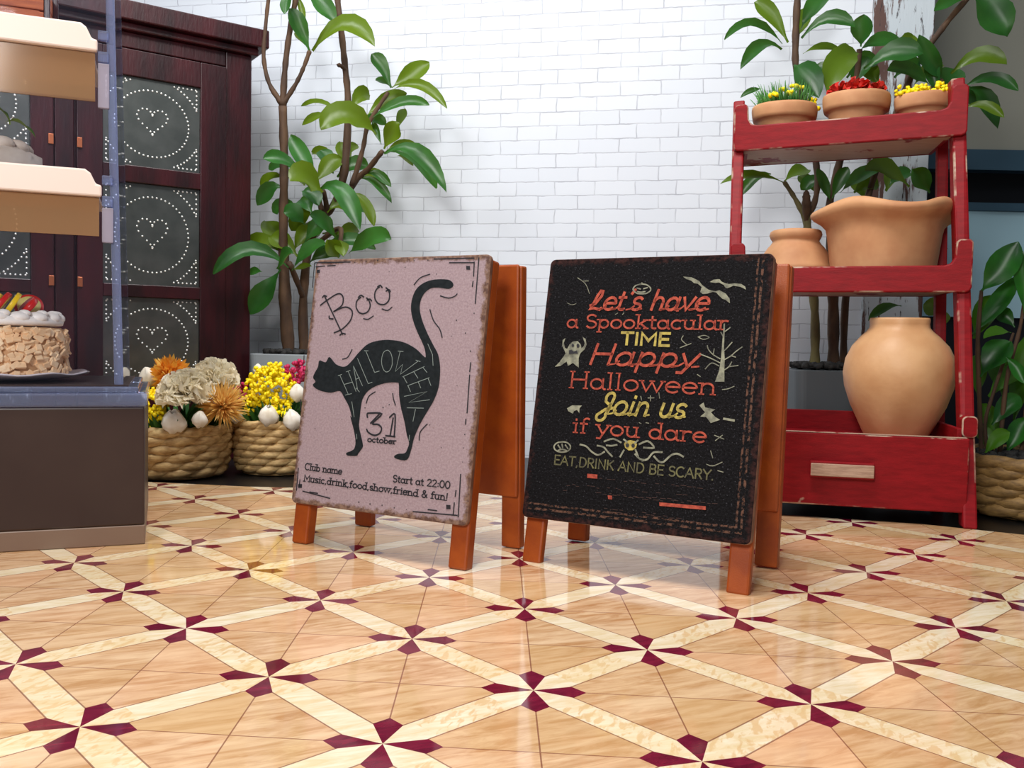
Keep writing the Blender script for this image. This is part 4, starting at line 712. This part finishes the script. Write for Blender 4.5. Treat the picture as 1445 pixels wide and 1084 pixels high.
for x0 in (-DW+i0, -i0-.028):
    for y0 in (i0, DD-i0-.028): pane(x0, x0+.028, y0, y0+.028).build('corner_post', 'acrylic_edge', dc, .004)
MB().box(-DW, 0, 0, DD, ZT, ZT+.03).warp(lambda x, y, z: ((x+DW/2)*.81-DW/2, (y-DD/2)*.74+DD/2, z)).build('case_lid', 'acrylic', dc, .005)
def tray(z0, z1, inset):
    x1 = -.150-inset; x0 = -DW-x1; y0 = .085+inset
    pl = [(x0, z1-.085), (x1+.02, z1-.085), (x1+.02, z1-.048), (x1+.004, z1-.046), (x1-.012, z1-.012), (x1-.028, z1), (x0+.012, z1), (x0, z1-.012)]
    t = MB().prism([(px, pz) for px, pz in pl], y0-.03, y0-.004).build('tray', 'tray_lip', dc, .006)
    f = MB(); f.box(x0+.01, x1+.012, y0-.012, y0-.004, z0, z1-.086)
    f.build('tray_front', 'tray_front', t)
    MB().box(x0+.012, x1, y0+.001, DD-.165, z1-.065, z1-.055).build('tray_floor', 'tray_lip', t)
    for zc, hh, dz in ((z1-.03, .03, 0), (z1-.098, .034, 0)):
        MB().box(x1+.0205, x1+.052, y0-.02, y0+.0, zc-hh/2, zc+hh/2).build('tray_clip', 'acrylic_edge', t, .003)
    MB().box(x1+.0205, x1+.054, y0-.02, y0, z0-.02, z1-.118).build('tray_clip', 'tray_clip', t, .003)
tray(.995, 1.205, .0)
tray(1.425, 1.665, .012)
MI = M_DC
def in_case(x, y, z): return MI @ Vector((x, y, z))
p = in_case(-.445, .335, .517)
pl = MB().lathe([(.001, .002), (.13, .002), (.20, .012), (.258, .026), (.262, .030), (.256, .032), (.20, .019), (.13, .009), (.001, .008)], 48, None, 0, lambda a, j, r, z: (.006*math.sin(9*a)*(r > .24), .004*math.sin(9*a)*(r > .24))).build('plate', 'porcelain', None)
pl.location = p; tag(pl, 'white wavy-rimmed plate under the fruit cake', 'plate')
ck = thing('cake', 'nut-coated cream cake topped with fruit slices on a white plate', 'cake', Matrix.Translation(p+Vector((0, 0, .016))))
MB().lathe([(.001, 0), (.165, 0), (.18, .02), (.182, .15), (.170, .165), (.001, .168)], 40).build('sponge', 'sponge', ck)
m = MB()
for i in range(620):
    a = random.uniform(0, 6.283); z = random.uniform(.008, .155); r = .182+random.uniform(-.004, .012)
    Mx = Matrix.Translation((r*math.cos(a), r*math.sin(a), z)) @ Matrix.Rotation(a, 4, 'Z') @ Matrix.Rotation(random.uniform(-.7, .7), 4, 'Y') @ Matrix.Rotation(random.uniform(0, 3), 4, 'X')
    sx, sy, sz = random.uniform(.003, .006), random.uniform(.008, .017), random.uniform(.006, .012)
    m.box(-sx, sx, -sy, sy, -sz, sz, 0, Mx)
o = m.build('nut_coating', 'nut', ck, .002); o['kind'] = 'stuff'; o['label'] = 'chopped nuts covering the side'
m = MB(); m.lathe([(.001, .166), (.150, .168), (.176, .172), (.180, .186), (.168, .200), (.12, .204), (.001, .206)], 40)
for i in range(16):
    a = i*2*math.pi/16; c = Vector((.152*math.cos(a), .152*math.sin(a), .196))
    m.ball(c, .030, 10, 7, (1.15, 1, .7)); m.ball(c+Vector((0.016*math.cos(a+1.4), .016*math.sin(a+1.4), .014)), .018, 8, 6, (1.2, 1, .7))
m.build('cream', 'cream', ck)
def slice_(mb, M, r, t, mi, mi2): mb.lathe([(.001, -t), (r*.98, -t), (r, -t*.5), (r, t*.5), (r*.98, t), (.001, t)], 24, M, mi); mb.lathe([(.001, t*1.08), (r*.80, t*1.08), (r*.8, t*.9)], 24, M, mi2); mb.lathe([(r*.8, -t*.9), (r*.80, -t*1.08), (.001, -t*1.08)], 24, M, mi2)
for (fx, fy, tilt, yw, r, ma, mb_) in ((.055, -.055, 58, -60, .048, 'fruit_yellow', 'fruit_pale'), (.022, -.06, 56, -66, .050, 'fruit_red', 'fruit_pale'), (-.008, -.055, 58, -70, .046, 'fruit_yellow', 'fruit_yellow'), (-.03, -.075, 60, -72, .046, 'fruit_orange', 'fruit_orange'), (-.06, -.04, 60, -80, .046, 'fruit_red', 'fruit_pale'), (.09, -.02, 50, -40, .036, 'fruit_red', 'fruit_red'), (-.10, -.0, 58, -90, .046, 'fruit_yellow', 'fruit_pale'), (.05, .06, 60, 30, .046, 'fruit_red', 'fruit_pale')):
    m = MB(); slice_(m, Matrix.Translation((fx, fy, .236)) @ Matrix.Rotation(R(yw), 4, 'Z') @ Matrix.Rotation(R(tilt), 4, 'X'), r, .008, 0, 1)
    m.build('fruit_slice', [ma, mb_], ck)
p2 = in_case(-.510, .36, 1.151)
c2 = thing('cake', 'white frosted cake with a green leaf on the middle tray', 'cake', Matrix.Translation(p2))
m = MB().lathe([(.001, 0), (.165, 0), (.178, .02), (.180, .10), (.172, .125), (.14, .140), (.001, .148)], 48, None, 0, lambda a, j, r, z: (random.uniform(-.006, .006)*(r > .1), random.uniform(-.004, .004)))
for i in range(12):
    a = i*2*math.pi/12; m.ball((.115*math.cos(a), .115*math.sin(a), .150), .034, 10, 7, (1.1, 1.1, .7))
m.build('frosting', 'frosting', c2)
p3 = in_case(-.515, .40, 1.612)
cr_ = thing('wooden_crate', 'orange wooden crate standing on the top tray of the case', 'crate', Matrix.Translation(p3) @ Matrix.Rotation(R(21.4), 4, 'Z'))
m = MB()
for k in range(4): m.box(-.20, .20, -.14, -.125, .01+k*.062, .065+k*.062).box(-.20, .20, .125, .14, .01+k*.062, .065+k*.062)
for k in range(4): m.box(-.2, -.185, -.12, .12, .01+k*.062, .065+k*.062).box(.185, .2, -.12, .12, .01+k*.062, .065+k*.062)
m.box(-.185, .185, -.124, .124, .002, .012).build('slats', 'orange_crate_wood', cr_, .002)
for sx in (-.218, .201):
    for sy in (-.14, .123): MB().box(sx, sx+.017, sy, sy+.017, .0, .27).build('corner_post', 'mahogany', cr_, .002)

# ------------------------------------------------------------------ leaves and plants
EYEP = Vector((0, 0, EYE))
def leaf(mb, d, flip):
    B, Mid, T, w = Vector(d[0:3])/1000, Vector(d[3:6])/1000, Vector(d[6:9])/1000, d[9]/1000
    C = Mid*2-(B+T)*.5
    view = (EYEP-Mid).normalized()
    N0 = (view*.8+Vector((random.uniform(-.25, .25), 0, .45))).normalized()
    prof = [(0, .10), (.08, .12), (.18, .34), (.32, .68), (.48, .93), (.62, 1.0), (.75, .92), (.86, .68), (.94, .38), (1, .03)]
    vs = []; fs = []; k = 5
    for i, (t, q) in enumerate(prof):
        P = B*(1-t)**2+C*2*t*(1-t)+T*t*t; tg = (C-B)*(1-t)+(T-C)*t; tg.normalize()
        s = tg.cross(N0); s = s.normalized() if s.length > .05 else tg.orthogonal().normalized(); n = s.cross(tg)
        hw = w*.5*q
        rip = .07*w*math.sin(t*9+w*300)
        for j in range(k):
            e = (j/(k-1)-.5)*2
            vs.append(P+s*hw*e+n*(abs(e)**1.4*hw*.42+rip*e*abs(e)))
    m = len(prof)
    for i in range(m-1):
        for j in range(k-1):
            f = (i*k+j, i*k+j+1, (i+1)*k+j+1, (i+1)*k+j); fs.append(f[::-1] if flip else f)
    mb.add(vs, fs, 0, True)
def foliage(root, data, mat, off):
    for i, d in enumerate(data):
        m = MB(); leaf(m, d, d[7] > d[1]+70 or i % 7 in (2, 5))
        m.v = [(x-off[0], y-off[1], z-off[2]) for x, y, z in m.v]
        m.build('leaf', mat, root)
def stems(root, data, mats, off):
    for k, s in enumerate(data):
        P = [Vector(q[:3])/1000-Vector(off) for q in s]; rr = [q[3]/1000 for q in s]
        # smooth the path
        Q = []; RR = []
        for i in range(len(P)-1):
            p0, p1, p2, p3 = P[max(i-1, 0)], P[i], P[i+1], P[min(i+2, len(P)-1)]
            for j in range(5):
                t = j/5; Q.append(.5*((2*p1)+(p2-p0)*t+(2*p0-5*p1+4*p2-p3)*t*t+(3*p1-p0-3*p2+p3)*t**3)); RR.append(rr[i]*(1-t)+rr[i+1]*t)
        Q.append(P[-1]); RR.append(rr[-1]*.9)
        RR = [r*(1+.12*math.sin(i*2.3)) for i, r in enumerate(RR)]
        MB().tube(Q, RR, 9).build('stem', mats[min(k, len(mats)-1)], root)
def gravel(root, r, z, n=120, mat='soil', sq=False):
    m = MB(); m.lathe([(.001, z), (r*.6, z), (r, z-.005)], 24)
    for i in range(n):
        a = random.uniform(0, 6.28); q = r*.93*math.sqrt(random.random())
        m.ball((q*math.cos(a), q*math.sin(a), z+random.uniform(0, .012)), random.uniform(.012, .024), 5, 4, (1, 1, .8), None, 0, .4)
    o = m.build('soil', mat, root); o['kind'] = 'stuff'; return o
def square_pot(root, r, h, mat='grey_pot', t=.025):
    m = MB()
    def ring(rr, z): return [(x, y, z) for x, y in rounded(-rr, rr, -rr, rr, rr*.22)]
    lv = [ring(r*.86, 0), ring(r*.90, h*.3), ring(r, h), ring(r-t, h), ring(r-t, h-.06)]
    n = len(lv[0]); vs = [p for l in lv for p in l]; fs = [list(range(n-1, -1, -1)), [4*n+i for i in range(n)]]
    for k in range(4): fs += [(k*n+i, k*n+(i+1) % n, (k+1)*n+(i+1) % n, (k+1)*n+i) for i in range(n)]
    m.add(vs, fs, 0, False); return m.build('pot', mat, root, .005)
o1 = (-1.27, 5.17, -.0138)
fp = thing('potted_plant', 'tall leafy potted plant in a grey pot between the cabinet and the brick wall', 'plant', Matrix.Translation(o1))
square_pot(fp, .20, .60); gravel(fp, .17, .605, 180)
stems(fp, STEMS_FICUS, ['bark'], o1)
foliage(fp, LEAVES_FICUS, 'ficus_leaf', o1)
o2 = (1.63, 4.66, -.0138)
sp_ = thing('potted_plant', 'leafy potted plant in a grey pot with shade painted in, behind the red stand', 'plant', Matrix.Translation(o2))
square_pot(sp_, .215, .585, 'shaded_grey_pot'); gravel(sp_, .185, .60, 260)
stems(sp_, STEMS_SHELF, ['olive_bark', 'olive_bark', 'bark', 'bark'], o2)
foliage(sp_, LEAVES_SHELF, 'shelf_leaf', o2)

# ------------------------------------------------------------------ woven baskets
def weave(mb, prof, rows, n, th, phase=0, slant=.75):
    """braided rows: each strand rises over its neighbour; prof(t) -> radius, z"""
    for k in range(rows):
        t = (k+.5)/rows; r, z = prof(t); dz = (prof(1)[1]-prof(0)[1])/rows
        for i in range(n):
            a0 = 2*math.pi*(i+.5*(k % 2)+random.uniform(-.08, .08))/n+phase; span = 2*math.pi/n*1.75
            pts = []; rad = []
            for j in range(7):
                q = j/6; a = a0+span*q; bul = math.sin(math.pi*q)
                rr = r+th*.75*bul-th*.35; zz = z+(q-.5)*dz*slant+random.uniform(-.002, .002)
                pts.append((rr*math.cos(a), rr*math.sin(a), zz)); rad.append(th*(.35+.75*bul**.7))
            mb.tube(pts, rad, 7, None, 0, 1.0)
def basket(root, R0, R1, h, rows, n, th, mat):
    bul = lambda t: (R0+(R1-R0)*math.sin(t*math.pi*.5)**.8, .022+(h-.03)*t)
    m = MB(); weave(m, bul, rows, n, th)
    m.lathe([(.001, .004), (R0*.98, .006)]+[(bul(t)[0]-th*.5, bul(t)[1]) for t in (0, .2, .4, .6, .8, 1)]+[(bul(1)[0]-th*1.4, h*.95), (bul(.2)[0]-th*1.6, .03), (.001, .02)], 36)
    return m.build('woven_body', mat, root)
def spiky(mb, c, r, n, axis, L=1.0, wd=.10):
    ax = Vector(axis).normalized()
    for i in range(n):
        d = Vector((random.gauss(0, 1), random.gauss(0, 1), random.gauss(0, 1))).normalized()
        if d.dot(ax) < -.2: d = d-2*ax*d.dot(ax)
        s = d.orthogonal().normalized(); s = Matrix.Rotation(random.uniform(0, 6.28), 3, d) @ s
        b = Vector(c)+d*r*.15; l = r*random.uniform(.8, 1.1)*L; w = r*wd; bend = ax*r*random.uniform(-.1, .15)
        mb.add([b-s*w*.4, b+s*w*.4, b+d*l*.6+s*w+bend, b+d*l*.6-s*w+bend, b+d*l*.95+bend*1.6], [(0, 1, 2, 3), (3, 2, 4)], 0, True)
def cluster(mb, c, r, n, sc=(1, 1, 1), br=.012):
    for i in range(n):
        d = Vector((random.gauss(0, 1), random.gauss(0, 1), random.gauss(0, 1))).normalized()*random.uniform(.75, 1.0)*r
        p = Vector(c)+Vector((d.x*sc[0], d.y*sc[1], d.z*sc[2]))
        for q in range(3): mb.ball(p+Vector((random.uniform(-1, 1), random.uniform(-1, 1), random.uniform(-1, 1)))*br*.7, br*random.uniform(.6, .95), 6, 4, (1, 1, 1), None, 0, .3)
def bud(mb, c, r, axis=(0, -.3, 1), open_=False):
    q = Vector((0, 0, 1)).rotation_difference(Vector(axis).normalized()).to_matrix().to_4x4(); Mx = Matrix.Translation(c) @ q
    pr = [(.001, -r), (r*.55, -r*.85), (r*.95, -r*.2), (r*.98, r*.2), (r*.75, r*.75), (r*.35, r*1.15)]
    pr += [(r*.25, r*1.1), (r*.5, r*.5)] if open_ else [(.001, r*1.35)]
    mb.lathe(pr, 14, Mx, 0, lambda a, j, rr, z: (rr*.16*math.sin(3*a+j*.8)+rr*.07*math.sin(7*a), r*.10*math.sin(5*a)))
def greens(mb, c, r, n, L):
    for i in range(n):
        a = random.uniform(0, 6.28); q = r*math.sqrt(random.random()); b = Vector((c[0]+q*math.cos(a), c[1]+q*math.sin(a), c[2]))
        d = Vector((math.cos(a)*.5, math.sin(a)*.5-.2, random.uniform(.4, 1))).normalized()*L*random.uniform(.5, 1)
        s = d.orthogonal().normalized()*.012
        mb.add([b-s*.4, b+s*.4, b+d*.6+s, b+d*.6-s, b+d], [(0, 1, 2, 3), (3, 2, 4)], 0, True)
def flower_basket(label, x, y, R0, R1, h, rows, n, th):
    root = thing('flower_basket', label, 'basket', TR(x, y, -.0138), 'small wicker flower baskets')
    basket(root, R0, R1, h, rows, n, th, 'wicker'); m = MB(); greens(m, (0, 0, h-.06), R1*.75, 150, .22); m.lathe([(.001, h-.03), (R1*.6, h-.035), (R1*.8, h-.06)], 24)
    m.build('greenery', 'flower_green', root); return root
def bloom(root, fn, name, mat, *a, **k):
    m = MB(); fn(m, *a, **k); return m.build(name, mat, root)
def rel(root, px, py, pz): return Vector((px, py, pz))-root.matrix_world.translation
b1 = flower_basket('wicker basket of orange, cream and yellow flowers beside the display case', -1.665, 4.42, .215, .250, .262, 6, 12, .025)
Y0 = 4.27
def P1(px, py, Y): # picture ray to a point at depth Y
    v = _fw+_cx*((px-722.5)/F_PX)-_cy*((py-542)/F_PX); return EYEP+v*(Y/v.y)
m = MB()
for a, b, c in (((8, 172), (28, 174), (50, 194)), ((14, 176), (4, 158), (-16, 150))):
    g = [P1(*k, 2.93)-p2 for k in (a, b, c)]; leaf(m, [v*1000 for k in g for v in k]+[34], False)
m.build('leaf', 'ficus_leaf', c2)
q = lambda px, py, Y: P1(px, py, Y)-Vector((-1.665, 4.42, -.0138))
bloom(b1, spiky, 'chrysanthemum', 'petal_orange', q(241, 533, 4.34), .098, 240, (0, -.7, .7), 1, .15)
bloom(b1, ruffle, 'carnation', 'petal_cream', q(264, 562, 4.22), .125, 420, 0, pw=.2)
bloom(b1, ruffle, 'carnation', 'petal_cream', q(303, 538, 4.36), .105, 320, 0, pw=.2)
bloom(b1, spiky, 'strawflower', 'petal_straw', q(313, 574, 4.28), .105, 420, (.2, -.7, .5), 1.1, .05)
bloom(b1, cluster, 'yellow_blossom', 'petal_yellow', q(214, 572, 4.24), .075, 70, (1, .7, 1.1))
bloom(b1, cluster, 'yellow_blossom', 'petal_yellow', q(196, 588, 4.22), .075, 70, (1, .7, 1))
for px, py, Y, r, op in ((210, 534, 4.3, .044, False), (246, 597, 4.17, .055, True), (282, 593, 4.16, .036, False), (285, 545, 4.3, .05, False)):
    bloom(b1, bud, 'white_bud', 'petal_white', q(px, py, Y), r, (random.uniform(-.2, .2), -.5, 1), op)
bloom(b1, leaf, 'leaf', 'ficus_leaf', [int(v*1000) for v in (*q(272, 528, 4.3), *q(288, 526, 4.25), *q(294, 546, 4.22), .03)], False) if False else None
b2 = flower_basket('wicker basket of yellow and pink flowers behind the cat sign', -1.205, 4.60, .18, .213, .285, 7, 13, .020)
q = lambda px, py, Y: P1(px, py, Y)-Vector((-1.205, 4.60, -.0138))
bloom(b2, cluster, 'yellow_blossom', 'petal_yellow', q(384, 546, 4.48), .135, 210, (1, .8, .85))
bloom(b2, cluster, 'yellow_blossom', 'petal_yellow', q(349, 573, 4.44), .045, 26)
bloom(b2, cluster, 'yellow_blossom', 'petal_yellow', q(398, 575, 4.40), .045, 26)
bloom(b2, cluster, 'pink_blossom', 'petal_pink', q(340, 556, 4.52), .048, 30, (1, 1, 1), .013)
bloom(b2, cluster, 'pink_blossom', 'petal_pink', q(420, 524, 4.52), .055, 34, (1, 1, 1), .013)
for px, py, Y, r, op in ((379, 588, 4.37, .048, True), (413, 594, 4.36, .046, False), (334, 586, 4.42, .04, True), (364, 522, 4.5, .025, False), (420, 556, 4.42, .04, False)):
    bloom(b2, bud, 'white_bud', 'petal_white', q(px, py, Y), r, (random.uniform(-.2, .2), -.4, 1), op)
o3 = (2.28, 3.87, -.0138)
bp = thing('basket_plant', 'broad-leaved plant in a brown wicker basket beside the drawer of the red stand', 'plant', Matrix.Translation(o3))
basket(bp, .30, .31, .26, 6, 13, .028, 'dark_wicker'); gravel(bp, .27, .235, 120)
stems(bp, STEMS_BASKET, ['bark'], o3)
foliage(bp, LEAVES_BASKET, 'basket_leaf', o3)
